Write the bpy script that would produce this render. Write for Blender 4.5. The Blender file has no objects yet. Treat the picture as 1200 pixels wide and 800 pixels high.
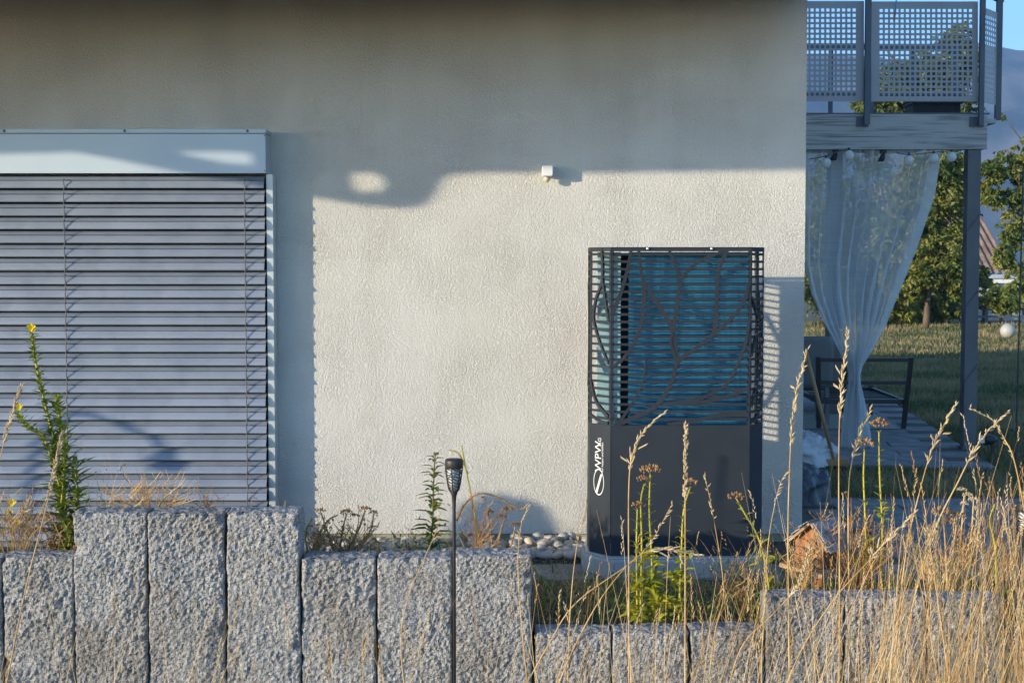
import bpy, bmesh, math, random
from mathutils import Vector, Matrix, noise
import numpy as np

# ------------------------------------------------------------------ camera, sky, sun, exposure
S = bpy.context.scene
COL = S.collection
CAM = Vector((0.0, -7.5, 1.47))
FPX = 1650.0                      # focal length in pixels of a 1200 px wide picture
PITCH = math.radians(2.95)
cd = bpy.data.cameras.new('camera'); cam = bpy.data.objects.new('camera', cd); COL.objects.link(cam)
cam.location = CAM
cam.rotation_euler = (math.radians(90) - PITCH, 0, 0)
cd.sensor_width = 36.0; cd.lens = 36.0 * FPX / 1200.0
cd.clip_start = 0.05; cd.clip_end = 20000
S.camera = cam

SUN = Vector((1.78, 1.0, -0.30)).normalized()      # the way the light travels
EL = math.asin(-SUN.z)
AZ = math.atan2(-SUN.x, -SUN.y)                    # from +Y towards +X
w = bpy.data.worlds.new('World'); S.world = w; w.use_nodes = True
nt = w.node_tree; nt.nodes.clear()
sky = nt.nodes.new('ShaderNodeTexSky'); sky.sky_type = 'NISHITA'; sky.sun_disc = False
sky.sun_elevation = EL; sky.sun_rotation = AZ
sky.altitude = 1500; sky.air_density = 1.0; sky.dust_density = 1.0; sky.ozone_density = 3.4
bg = nt.nodes.new('ShaderNodeBackground'); bg.inputs['Strength'].default_value = 0.15
out = nt.nodes.new('ShaderNodeOutputWorld')
nt.links.new(sky.outputs[0], bg.inputs[0]); nt.links.new(bg.outputs[0], out.inputs[0])
ld = bpy.data.lights.new('sun', 'SUN'); sun = bpy.data.objects.new('sun', ld); COL.objects.link(sun)
ld.energy = 2.0; ld.angle = math.radians(0.53); ld.color = (1.0, 0.85, 0.62)
sun.rotation_euler = SUN.to_track_quat('-Z', 'Y').to_euler()
sun.location = (-20, -20, 12)

S.render.engine = 'CYCLES'
S.view_settings.view_transform = 'Standard'
S.view_settings.look = 'None'
S.view_settings.exposure = 1.55
S.view_settings.gamma = 1.0
S.view_settings.use_curve_mapping = False
S.cycles.max_bounces = 8
S.cycles.transparent_max_bounces = 24
S.cycles.volume_bounces = 0
S.cycles.use_denoising = True

R = random.Random(7)
V = Vector

def P(u, v, Y):
    """world point seen at pixel (u, v) of the 1200 x 800 photograph on the plane y = Y"""
    a = (u - 600) / FPX; b = (400 - v) / FPX
    c, s = math.cos(PITCH), math.sin(PITCH)
    d = V((a, c + b * s, -s + b * c))
    return CAM + d * ((Y - CAM.y) / d.y)

def G(u, v, z=0.0):
    """world point seen at pixel (u, v) on the level z"""
    a = (u - 600) / FPX; b = (400 - v) / FPX
    c, s = math.cos(PITCH), math.sin(PITCH)
    d = V((a, c + b * s, -s + b * c))
    return CAM + d * ((z - CAM.z) / d.z)

# ------------------------------------------------------------------ materials
MATS = {}
def mat(name, col, rough=0.7, col2=None, nscale=8.0, ndetail=4.0, ndist=0.0, stretch=(1, 1, 1), bump=None, metal=0.0,
        transl=0.0, contrast=(0.35, 0.65), spec=0.5, speck=None, stain=None):
    m = bpy.data.materials.new(name); m.use_nodes = True
    t = m.node_tree; N = t.nodes; L = t.links
    b = N['Principled BSDF']; o = N['Material Output']
    b.inputs['Roughness'].default_value = rough; b.inputs['Metallic'].default_value = metal
    b.inputs['Specular IOR Level'].default_value = spec
    geo = N.new('ShaderNodeNewGeometry')
    mp = N.new('ShaderNodeMapping'); mp.inputs['Scale'].default_value = stretch
    L.new(geo.outputs['Position'], mp.inputs[0])
    csock = None
    if col2 is not None:
        n = N.new('ShaderNodeTexNoise'); n.inputs['Scale'].default_value = nscale; n.inputs['Detail'].default_value = ndetail
        n.inputs['Distortion'].default_value = ndist
        L.new(mp.outputs[0], n.inputs[0])
        r = N.new('ShaderNodeValToRGB')
        r.color_ramp.elements[0].position = contrast[0]; r.color_ramp.elements[1].position = contrast[1]
        r.color_ramp.elements[0].color = (*col, 1); r.color_ramp.elements[1].color = (*col2, 1)
        L.new(n.outputs[0], r.inputs[0]); csock = r.outputs[0]
        if speck:
            sc, pos, scol = speck
            vo = N.new('ShaderNodeTexVoronoi'); vo.inputs['Scale'].default_value = sc
            L.new(geo.outputs['Position'], vo.inputs[0])
            sx = N.new('ShaderNodeSeparateColor'); L.new(vo.outputs['Color'], sx.inputs[0])
            cr = N.new('ShaderNodeValToRGB'); cr.color_ramp.interpolation = 'LINEAR'
            cr.color_ramp.elements[0].position = pos; cr.color_ramp.elements[1].position = min(1, pos + 0.06)
            L.new(sx.outputs[0], cr.inputs[0])
            mx = N.new('ShaderNodeMix'); mx.data_type = 'RGBA'
            L.new(cr.outputs[0], mx.inputs[0]); L.new(csock, mx.inputs[6]); mx.inputs[7].default_value = (*scol, 1)
            csock = mx.outputs[2]
        if stain:
            sc, scol, lo, hi, amt = stain
            ns = N.new('ShaderNodeTexNoise'); ns.inputs['Scale'].default_value = sc; ns.inputs['Detail'].default_value = 5
            L.new(geo.outputs['Position'], ns.inputs[0])
            mr = N.new('ShaderNodeMapRange'); mr.inputs[1].default_value = lo; mr.inputs[2].default_value = hi; mr.inputs[4].default_value = amt
            L.new(ns.outputs[0], mr.inputs[0])
            mx = N.new('ShaderNodeMix'); mx.data_type = 'RGBA'; mx.blend_type = 'MULTIPLY'
            L.new(mr.outputs[0], mx.inputs[0]); L.new(csock, mx.inputs[6]); mx.inputs[7].default_value = (*scol, 1)
            csock = mx.outputs[2]
        L.new(csock, b.inputs['Base Color'])
    else:
        b.inputs['Base Color'].default_value = (*col, 1)
    if bump:
        prev = None
        for (sc, st, dist) in bump:
            n = N.new('ShaderNodeTexNoise'); n.inputs['Scale'].default_value = sc; n.inputs['Detail'].default_value = 3
            n.inputs['Distortion'].default_value = 0.8
            L.new(mp.outputs[0], n.inputs[0])
            bp = N.new('ShaderNodeBump'); bp.inputs['Strength'].default_value = st; bp.inputs['Distance'].default_value = dist
            L.new(n.outputs[0], bp.inputs['Height'])
            if prev: L.new(prev, bp.inputs['Normal'])
            prev = bp.outputs[0]
        L.new(prev, b.inputs['Normal'])
    if transl > 0:
        tr = N.new('ShaderNodeBsdfTranslucent'); mix = N.new('ShaderNodeMixShader')
        mix.inputs[0].default_value = transl
        if csock: L.new(csock, tr.inputs[0])
        else: tr.inputs[0].default_value = (*col, 1)
        L.new(b.outputs[0], mix.inputs[1]); L.new(tr.outputs[0], mix.inputs[2]); L.new(mix.outputs[0], o.inputs[0])
    MATS[name] = m
    return m

M = {}
# plaster: a scratched render with worm-like relief
def plaster():
    m = bpy.data.materials.new('plaster'); m.use_nodes = True
    t = m.node_tree; N = t.nodes; L = t.links; b = N['Principled BSDF']
    b.inputs['Roughness'].default_value = 0.92; b.inputs['Specular IOR Level'].default_value = 0.15
    geo = N.new('ShaderNodeNewGeometry')
    def nse(scale, detail, rough=.5, dist=0, stretch=None):
        n = N.new('ShaderNodeTexNoise'); n.inputs['Scale'].default_value = scale; n.inputs['Detail'].default_value = detail
        n.inputs['Roughness'].default_value = rough; n.inputs['Distortion'].default_value = dist
        if stretch:
            mp = N.new('ShaderNodeMapping'); mp.inputs['Scale'].default_value = stretch
            L.new(geo.outputs['Position'], mp.inputs[0]); L.new(mp.outputs[0], n.inputs[0])
        else: L.new(geo.outputs['Position'], n.inputs[0])
        return n.outputs[0]
    def ramp(sock, p0, p1, c0, c1):
        r = N.new('ShaderNodeValToRGB'); r.color_ramp.elements[0].position = p0; r.color_ramp.elements[1].position = p1
        r.color_ramp.elements[0].color = (*c0, 1); r.color_ramp.elements[1].color = (*c1, 1); L.new(sock, r.inputs[0]); return r.outputs[0]
    def mul(a_, c_):
        mx = N.new('ShaderNodeMix'); mx.data_type = 'RGBA'; mx.blend_type = 'MULTIPLY'; mx.inputs[0].default_value = 1
        L.new(a_, mx.inputs[6]); L.new(c_, mx.inputs[7]); return mx.outputs[2]
    base = ramp(nse(1.1, 5), .3, .7, (.67, .658, .62), (.70, .69, .655))
    streak = ramp(nse(2.0, 5, .6, 0, (2.2, 2.2, .22)), .38, .6, (.955, .95, .935), (1, 1, 1))
    grain = ramp(nse(150, 3, .6), .34, .6, (.88, .875, .86), (1, 1, 1))
    L.new(mul(mul(base, streak), grain), b.inputs['Base Color'])
    # pulled grain of the render coat, rougher in some patches than in others
    pull = ramp(nse(105, 2, .5, 1.2, (1, 1, .8)), .36, .6, (0, 0, 0), (1, 1, 1))
    var = N.new('ShaderNodeMapRange'); var.inputs[1].default_value = .35; var.inputs[2].default_value = .65; var.inputs[3].default_value = .42; var.inputs[4].default_value = .8
    L.new(nse(2.3, 3), var.inputs[0])
    bp = N.new('ShaderNodeBump'); bp.inputs['Distance'].default_value = .0075; L.new(var.outputs[0], bp.inputs['Strength']); L.new(pull, bp.inputs['Height'])
    bp2 = N.new('ShaderNodeBump'); bp2.inputs['Distance'].default_value = .003; bp2.inputs['Strength'].default_value = .45
    L.new(nse(210, 3, .6), bp2.inputs['Height']); L.new(bp.outputs[0], bp2.inputs['Normal'])
    bp3 = N.new('ShaderNodeBump'); bp3.inputs['Distance'].default_value = .02; bp3.inputs['Strength'].default_value = .2
    L.new(nse(2.6, 2), bp3.inputs['Height']); L.new(bp2.outputs[0], bp3.inputs['Normal'])
    L.new(bp3.outputs[0], b.inputs['Normal'])
    return m
M['plaster'] = plaster()
M['base'] = mat('concrete_base', (0.30, 0.31, 0.20), 0.9, (0.42, 0.42, 0.30), 9, bump=[(60, 0.4, 0.004)])
M['soffit'] = mat('soffit_wood', (0.40, 0.19, 0.045), 0.7, (0.50, 0.26, 0.07), 4, stretch=(1, 12, 12))
M['roof'] = mat('roof_covering', (0.10, 0.06, 0.045), 0.8, (0.15, 0.09, 0.07), 5)
M['glass_dark'] = mat('window_glass', (0.012, 0.013, 0.015), 0.08)
M['alu'] = mat('blind_aluminium', (0.215, 0.255, 0.325), 0.45, (0.26, 0.30, 0.375), 5, metal=0.1, bump=[(30, 0.02, 0.002)], stain=(9, (.72, .72, .70), .5, .75, .6))
M['alubox'] = mat('box_aluminium', (0.44, 0.52, 0.60), 0.4, (0.49, 0.57, 0.64), 2.0, metal=0.2)
M['rail'] = mat('rail_aluminium', (0.55, 0.58, 0.58), 0.4, metal=0.3)
M['cord'] = mat('cord_grey', (0.12, 0.12, 0.13), 0.8)
M['black'] = mat('black_plastic', (0.018, 0.018, 0.02), 0.5, (0.028, 0.028, 0.03), 25)
M['anth'] = mat('anthracite_sheet', (0.027, 0.034, 0.044), 0.55, (0.034, 0.041, 0.051), 2.5, bump=[(400, 0.08, 0.001)], spec=0.14, stain=(7, (.8, .78, .74), .5, .7, .5))
M['white'] = mat('white_paint', (0.78, 0.78, 0.76), 0.5)
M['cream'] = mat('cream_sheet', (0.55, 0.50, 0.38), 0.6)
M['chrome'] = mat('screw_steel', (0.75, 0.78, 0.8), 0.25, metal=0.9)
M['coil'] = mat('coil_blue', (0.02, 0.13, 0.30), 0.35, (0.04, 0.24, 0.38), 55, stretch=(1, 1, .1), metal=0.3)
M['coil_lit'] = mat('coil_lit', (0.20, 0.40, 0.46), 0.45, (0.36, 0.54, 0.57), 20, stretch=(1, 1, 9))  # paler copy of the coil colour, sunlight on its side painted in
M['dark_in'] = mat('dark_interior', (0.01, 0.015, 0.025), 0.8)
M['concrete'] = mat('plinth_concrete', (0.36, 0.35, 0.33), 0.9, (0.46, 0.45, 0.42), 7, bump=[(50, 0.4, 0.004)])
M['granite'] = mat('granite', (0.20, 0.197, 0.197), 0.88, (0.46, 0.453, 0.447), 75, 6, 0.5, contrast=(0.3, 0.66),
                   bump=[(110, 0.9, 0.008), (300, 0.5, 0.003)], speck=(300, 0.84, (0.06, 0.058, 0.056)), spec=0.25, stain=(3.2, (.62, .56, .48), .48, .72, .75))
M['soil'] = mat('soil', (0.05, 0.038, 0.026), 0.95, (0.13, 0.10, 0.065), 22, bump=[(40, 0.9, 0.02)])
M['paver'] = mat('paver_stone', (0.16, 0.157, 0.153), 0.9, (0.25, 0.242, 0.232), 6, bump=[(90, 0.4, 0.004)])
M['joint'] = mat('joint_sand', (0.07, 0.065, 0.055), 0.95, (0.11, 0.10, 0.08), 30)
M['pebble'] = mat('pebble_stone', (0.30, 0.285, 0.26), 0.8, (0.55, 0.52, 0.46), 9, bump=[(70, 0.3, 0.003)])
M['pebble_warm'] = mat('pebble_warm', (0.40, 0.34, 0.26), 0.8, (0.58, 0.50, 0.38), 12, bump=[(70, 0.3, 0.003)])
M['pebble_dark'] = mat('pebble_dark', (0.15, 0.15, 0.15), 0.8, (0.30, 0.29, 0.28), 12, bump=[(70, 0.3, 0.003)])
M['ground'] = mat('ground_turf', (0.09, 0.085, 0.036), 0.95, (0.22, 0.165, 0.08), 1.6, 6, bump=[(14, 0.8, 0.04)])
M['lawnblade'] = mat('lawn_blade', (0.10, 0.125, 0.042), 0.7, (0.33, 0.265, 0.13), .7, 6, transl=0.3, contrast=(0.4, 0.62))
M['mountain'] = mat('mountain_rock', (0.035, 0.055, 0.04), 0.95, (0.24, 0.22, 0.19), 0.012, 9, contrast=(0.42, 0.66))
M['leaf_dark'] = mat('leaf_dark', (0.055, 0.09, 0.02), 0.5, (0.18, 0.20, 0.045), 1.3, 3, transl=0.35)
M['leaf_olive'] = mat('leaf_olive', (0.07, 0.125, 0.022), 0.5, (0.30, 0.30, 0.06), 1.7, 3, transl=0.35)
M['leaf_light'] = mat('leaf_light', (0.12, 0.18, 0.03), 0.55, (0.32, 0.33, 0.06), 2.0, 3, transl=0.4)
M['bark'] = mat('bark', (0.07, 0.05, 0.035), 0.9, (0.16, 0.11, 0.07), 10, stretch=(1, 1, .3))
M['straw'] = mat('straw', (0.55, 0.32, 0.10), 0.65, (0.82, 0.58, 0.26), 7, transl=0.25)
M['straw_pale'] = mat('straw_pale', (0.62, 0.47, 0.26), 0.6, (0.80, 0.66, 0.43), 14, transl=0.3)
M['straw_red'] = mat('straw_reddish', (0.33, 0.16, 0.06), 0.7, (0.55, 0.33, 0.14), 6, transl=0.2)
M['brown'] = mat('dry_brown', (0.18, 0.09, 0.035), 0.8, (0.46, 0.26, 0.11), 60)
M['green'] = mat('plant_green', (0.09, 0.17, 0.025), 0.5, (0.28, 0.32, 0.05), 14, transl=0.35)
M['yellowgreen'] = mat('plant_yellowgreen', (0.24, 0.28, 0.025), 0.5, (0.55, 0.50, 0.04), 12, transl=0.35)
M['stemgreen'] = mat('stem_green', (0.30, 0.28, 0.03), 0.6, (0.52, 0.43, 0.05), 10)
M['stemred'] = mat('stem_red', (0.20, 0.09, 0.06), 0.6, (0.16, 0.16, 0.05), 10)
M['yellow'] = mat('petal_yellow', (0.80, 0.62, 0.01), 0.5, transl=0.35)
M['steel'] = mat('galvanised_dark', (0.075, 0.095, 0.125), 0.5, (0.10, 0.12, 0.15), 6)
M['perf'] = mat('perforated_sheet', (0.31, 0.31, 0.33), 0.5, (0.36, 0.36, 0.38), 2.5, metal=0.2)
M['wood_grey'] = mat('weathered_wood', (0.20, 0.195, 0.19), 0.85, (0.46, 0.44, 0.42), 11, 9, 0.25, stretch=(0.16, 4, 5), bump=[(14, 0.6, 0.01)], contrast=(.34, .5))
M['post'] = mat('painted_post', (0.11, 0.115, 0.125), 0.6, (0.14, 0.145, 0.155), 4)
M['metal_dark'] = mat('dark_metal', (0.022, 0.02, 0.024), 0.45)
M['bulb'] = mat('bulb_white', (0.85, 0.85, 0.83), 0.5, transl=0.3)
M['globe'] = mat('globe_white', (0.42, 0.41, 0.38), 0.5)
M['stick'] = mat('broom_stick', (0.32, 0.18, 0.08), 0.6, (0.40, 0.24, 0.11), 6)
M['tarp'] = mat('tarp_white', (0.45, 0.47, 0.50), 0.6, (0.55, 0.57, 0.60), 6, bump=[(12, 0.4, 0.02)])
M['tarp_dark'] = mat('tarp_dark', (0.05, 0.06, 0.075), 0.45, (0.10, 0.11, 0.13), 8, bump=[(14, 0.5, 0.02)])
M['mat'] = mat('mat_cloth', (0.30, 0.33, 0.28), 0.9, (0.38, 0.40, 0.33), 8)
M['cushion'] = mat('cushion_cloth', (0.16, 0.15, 0.16), 0.9, (0.24, 0.22, 0.22), 40)
M['plastic_grey'] = mat('chair_plastic', (0.16, 0.18, 0.20), 0.5)
M['tile'] = mat('roof_tile', (0.13, 0.085, 0.065), 0.85, (0.27, 0.19, 0.15), 3, 5)
M['wood_old'] = mat('old_wood', (0.26, 0.15, 0.08), 0.8, (0.45, 0.30, 0.18), 30, stretch=(1, 1, 3), bump=[(60, 0.4, 0.003)])
M['wood_red'] = mat('red_wood', (0.22, 0.085, 0.04), 0.8, (0.42, 0.20, 0.09), 45, stretch=(1, 1, .3), bump=[(80, .4, .003)])
M['shingle'] = mat('grey_shingle', (0.20, 0.21, 0.23), 0.7, (0.36, 0.36, 0.37), 40)
M['fabric'] = mat('shade_screen_fabric', (0.45, 0.38, 0.28), 0.8)
M['orange'] = mat('orange_plastic', (0.75, 0.16, 0.05), 0.5)
M['bluecord'] = mat('blue_cord', (0.10, 0.35, 0.60), 0.6)

def curtain_mat():
    m = bpy.data.materials.new('sheer_curtain'); m.use_nodes = True
    t = m.node_tree; N = t.nodes; L = t.links; N.remove(N['Principled BSDF']); o = N['Material Output']
    d = N.new('ShaderNodeBsdfDiffuse'); d.inputs[0].default_value = (0.84, 0.86, 0.88, 1)
    tl = N.new('ShaderNodeBsdfTranslucent'); tl.inputs[0].default_value = (0.84, 0.86, 0.88, 1)
    mx = N.new('ShaderNodeMixShader'); mx.inputs[0].default_value = 0.4
    L.new(d.outputs[0], mx.inputs[1]); L.new(tl.outputs[0], mx.inputs[2])
    tp = N.new('ShaderNodeBsdfTransparent')
    m2 = N.new('ShaderNodeMixShader')
    geo = N.new('ShaderNodeNewGeometry'); mp = N.new('ShaderNodeMapping'); mp.inputs['Scale'].default_value = (1.5, 1.5, 130)
    n = N.new('ShaderNodeTexNoise'); n.inputs['Scale'].default_value = 2.2; n.inputs['Detail'].default_value = 4
    L.new(geo.outputs['Position'], mp.inputs[0]); L.new(mp.outputs[0], n.inputs[0])
    mr = N.new('ShaderNodeMapRange'); mr.inputs[1].default_value = 0.3; mr.inputs[2].default_value = 0.7
    mr.inputs[3].default_value = 0.50; mr.inputs[4].default_value = 0.62
    L.new(n.outputs[0], mr.inputs[0]); L.new(mr.outputs[0], m2.inputs[0])
    L.new(tp.outputs[0], m2.inputs[1]); L.new(mx.outputs[0], m2.inputs[2]); L.new(m2.outputs[0], o.inputs[0])
    return m
M['curtain'] = curtain_mat()

# ------------------------------------------------------------------ object helpers
ORG = {}
def tag(o, label=None, cat=None, group=None, kind=None):
    if label: o['label'] = label
    if cat: o['category'] = cat
    if group: o['group'] = group
    if kind: o['kind'] = kind
    return o
def thing(name, label, cat, loc=(0, 0, 0), group=None, kind=None):
    o = bpy.data.objects.new(name, None); COL.objects.link(o)
    o.location = loc; o.empty_display_size = 0.1
    ORG[o.name] = V(loc)
    return tag(o, label, cat, group, kind)
def link(o, parent=None, mesh_at=None):
    COL.objects.link(o)
    if parent is not None:
        o.parent = parent; ORG[o.name] = ORG[parent.name]
    else:
        ORG[o.name] = V(o.location)
    return o

class MB:
    """collects shapes in world coordinates"""
    def __init__(s): s.v = []; s.f = []
    def add(s, vs, fs):
        k = len(s.v); s.v += [tuple(p) for p in vs]; s.f += [tuple(i + k for i in f) for f in fs]
        return s
    def box(s, a, b, rot=None, about=None):
        x0, y0, z0 = a; x1, y1, z1 = b
        vs = [V(p) for p in ((x0,y0,z0),(x1,y0,z0),(x1,y1,z0),(x0,y1,z0),(x0,y0,z1),(x1,y0,z1),(x1,y1,z1),(x0,y1,z1))]
        if rot is not None:
            c = V(about) if about is not None else sum(vs, V()) / 8
            vs = [c + rot @ (p - c) for p in vs]
        return s.add(vs, [(0,3,2,1),(4,5,6,7),(0,1,5,4),(1,2,6,5),(2,3,7,6),(3,0,4,7)])
    def bar(s, a, b, wx, wy=None, up=V((0, 0, 1))):
        """rectangular bar from a to b"""
        a = V(a); b = V(b); wy = wy or wx
        d = (b - a).normalized()
        if abs(d.dot(up)) > 0.97: up = V((0, 1, 0))
        x = d.cross(up).normalized(); y = x.cross(d).normalized()
        vs = []
        for c in (a, b):
            for (i, j) in ((-1,-1),(1,-1),(1,1),(-1,1)):
                vs.append(c + x * (i * wx / 2) + y * (j * wy / 2))
        return s.add(vs, [(0,1,2,3),(7,6,5,4),(0,4,5,1),(1,5,6,2),(2,6,7,3),(3,7,4,0)])
    def tube(s, pts, rad, n=6, cap=True):
        pts = [V(p) for p in pts]
        if not isinstance(rad, (list, tuple)): rad = [rad] * len(pts)
        k = len(s.v); x = None
        for i, p in enumerate(pts):
            d = (pts[min(i+1, len(pts)-1)] - pts[max(i-1, 0)])
            if d.length < 1e-9: d = V((0, 0, 1))
            d.normalize()
            if x is None:
                x = d.cross(V((0.3, 1, 0.2))); 
                if x.length < 1e-3: x = d.cross(V((1, 0, 0)))
            x = (x - d * x.dot(d)).normalized(); y = d.cross(x)
            for j in range(n):
                a = 2 * math.pi * j / n
                s.v.append(tuple(p + (x * math.cos(a) + y * math.sin(a)) * rad[i]))
        m = len(pts)
        for i in range(m - 1):
            for j in range(n):
                j2 = (j + 1) % n
                s.f.append((k+i*n+j, k+i*n+j2, k+(i+1)*n+j2, k+(i+1)*n+j))
        if cap and n > 2:
            s.f.append(tuple(k + j for j in range(n - 1, -1, -1))); s.f.append(tuple(k + (m-1)*n + j for j in range(n)))
        return s
    def lathe(s, c, prof, n=20):
        """profile of (radius, z) about a vertical axis through c"""
        c = V(c); k = len(s.v)
        for (r, z) in prof:
            for j in range(n):
                a = 2 * math.pi * j / n
                s.v.append((c.x + r * math.cos(a), c.y + r * math.sin(a), c.z + z))
        for i in range(len(prof) - 1):
            for j in range(n):
                j2 = (j + 1) % n
                s.f.append((k+i*n+j, k+i*n+j2, k+(i+1)*n+j2, k+(i+1)*n+j))
        s.f.append(tuple(k + j for j in range(n - 1, -1, -1))); s.f.append(tuple(k + (len(prof)-1)*n + j for j in range(n)))
        return s
    def grid(s, fn, nu, nv):
        k = len(s.v)
        for i in range(nv + 1):
            for j in range(nu + 1):
                s.v.append(tuple(fn(j / nu, i / nv)))
        for i in range(nv):
            for j in range(nu):
                a = k + i * (nu + 1) + j
                s.f.append((a, a + 1, a + nu + 2, a + nu + 1))
        return s
    def leaf(s, base, d, nrm, ln, wd, fold=0.25, droop=0.0):
        d = V(d).normalized(); base = V(base)
        x = d.cross(V(nrm))
        if x.length < 1e-4: x = d.cross(V((1, 0.3, 0)))
        x.normalize(); n = x.cross(d).normalized()
        mid = base + d * ln * 0.42 
        tip = base + d * ln - V((0, 0, 1)) * droop * ln
        return s.add([base, mid + x*wd*.5 + n*fold*wd, tip, mid - x*wd*.5 + n*fold*wd], [(0,1,2),(0,2,3)])
    def leaf6(s, base, d, nrm, ln, wd, droop=0.2):
        d = V(d).normalized(); base = V(base)
        x = d.cross(V(nrm))
        if x.length < 1e-4: x = d.cross(V((1, 0.3, 0)))
        x.normalize(); n = x.cross(d).normalized(); dn = V((0, 0, -1)) * droop * ln
        m1 = base + d*ln*.33 + n*ln*.06; m2 = base + d*ln*.68 + n*ln*.03 + dn*.45; tip = base + d*ln + dn
        return s.add([base, m1 + x*wd*.5 + n*wd*.15, m1, m1 - x*wd*.5 + n*wd*.15, m2 + x*wd*.36 + n*wd*.12, m2, m2 - x*wd*.36 + n*wd*.12, tip],
                     [(0,1,2),(0,2,3),(1,4,5,2),(2,5,6,3),(4,7,5),(5,7,6)])
    def build(s, name, m, parent=None, smooth=False, at=None):
        """at: origin for a top-level object"""
        me = bpy.data.meshes.new(name)
        if parent is not None: o0 = ORG[parent.name]
        else: o0 = V(at) if at is not None else V((0, 0, 0))
        me.from_pydata([(p[0]-o0.x, p[1]-o0.y, p[2]-o0.z) for p in s.v], [], s.f)
        me.materials.append(M[m] if isinstance(m, str) else m)
        if smooth:
            me.polygons.foreach_set('use_smooth', [True] * len(me.polygons))
        me.update()
        o = bpy.data.objects.new(name, me)
        if parent is None: o.location = o0
        return link(o, parent)

def struct(o, label=None): 
    o['kind'] = 'structure'
    if label: o['label'] = label
    return o

def catmull(pts, n=6):
    pts = [V(p) for p in pts]
    if len(pts) < 3: return pts
    q = [pts[0] * 2 - pts[1]] + pts + [pts[-1] * 2 - pts[-2]]
    o = []
    for i in range(1, len(q) - 2):
        for k in range(n):
            t = k / n
            o.append(0.5 * ((2*q[i]) + (q[i+1]-q[i-1])*t + (2*q[i-1]-5*q[i]+4*q[i+1]-q[i+2])*t*t + (3*q[i]-q[i-1]-3*q[i+1]+q[i+2])*t**3))
    o.append(pts[-1])
    return o
def rv(s=1.0): return V((R.uniform(-s, s), R.uniform(-s, s), R.uniform(-s, s)))
def nz(x, y, z=0.0): return noise.noise(V((x, y, z)))

def curve_mesh(name, splines, extrude, m, parent, fn):
    """filled 2D outline with holes -> mesh; fn maps local (x, y, z) to world"""
    cu = bpy.data.curves.new('tmp', 'CURVE'); cu.dimensions = '2D'; cu.fill_mode = 'BOTH'; cu.extrude = extrude
    for pts in splines:
        sp = cu.splines.new('POLY'); sp.points.add(len(pts) - 1); sp.use_cyclic_u = True
        for p, q in zip(sp.points, pts): p.co = (q[0], q[1], 0, 1)
    return _conv(name, cu, m, parent, fn)
def text_mesh(name, body, size, m, parent, fn, offset=0.0, extrude=0.0006):
    cu = bpy.data.curves.new('tmp', 'FONT'); cu.body = body; cu.size = size; cu.offset = offset; cu.extrude = extrude
    return _conv(name, cu, m, parent, fn)
def _conv(name, cu, m, parent, fn):
    o = bpy.data.objects.new('tmp', cu); COL.objects.link(o)
    dg = bpy.context.evaluated_depsgraph_get(); dg.update()
    me = bpy.data.meshes.new_from_object(o.evaluated_get(dg))
    bpy.data.objects.remove(o); bpy.data.curves.remove(cu)
    mb = MB(); mb.add([fn(v.co) for v in me.vertices], [tuple(p.vertices) for p in me.polygons])
    bpy.data.meshes.remove(me)
    return mb.build(name, m, parent)

# ================================================================== THE SETTING
# ground: one sheet, lower in front of the stones, falling away behind the lawn
def ground_z(x, y):
    if y < -2.0: return -0.55 + 0.03 * nz(x * .8, y * .8)
    if y < -1.93: return -0.55 + (y + 2.0) / 0.07 * 0.51
    if y < 36: return -0.04
    if y < 60: return -0.04 - (y - 36) / 24 * 3.0
    return -3.04
g = MB()
ys = [-60, -30, -15, -8, -5, -4, -3.5, -3, -2.6, -2.3, -2.1, -2.0, -1.93, -1.5, -1, 0, 2, 4, 7, 10, 14, 18, 22, 26, 30, 34, 36, 42, 50, 60, 100, 200, 400, 800, 1200, 1700]
xs = [-1700, -800, -300, -100, -40, -20, -10, -6, -4, -3, -2, -1, 0, 1, 2, 3, 4, 6, 8, 10, 14, 20, 40, 100, 300, 800, 1700]
for y in ys:
    for x in xs: g.v.append((x, y, ground_z(x, y)))
for i in range(len(ys) - 1):
    for j in range(len(xs) - 1):
        a = i * len(xs) + j; g.f.append((a, a + 1, a + len(xs) + 1, a + len(xs)))
struct(g.build('ground', 'ground', smooth=False), 'dry turf ground')

# mountains far behind
def ridge(x):
    return 246 + 26 * nz(x * .004, 3.1) + 11 * nz(x * .017, 7.7) + 5 * nz(x * .06, 1.2) + 2.5 * nz(x * .19, 5.5) + max(0, (500 - abs(x - 100)) * 0.012)
def mfn(u, t):
    x = -1100 + 2600 * u
    y = 1120 + 420 * t
    h = (t ** 0.8) * ridge(x)
    h += (noise.fractal(V((x * .012, y * .012, 0)), 1.0, 2.0, 5) * 22) * math.sin(math.pi * min(1, t * 1.02)) 
    return (x, y, -5 + max(h, 0))
mb = MB().grid(mfn, 260, 40)
mb.grid(lambda u, t: (-1100 + 2600 * u, 1540 + 100 * t, -5 + ridge(-1100 + 2600 * u) * (1 - t)), 260, 3)
struct(mb.build('mountain', 'mountain', smooth=True), 'blue hazy mountain ridge')

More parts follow.
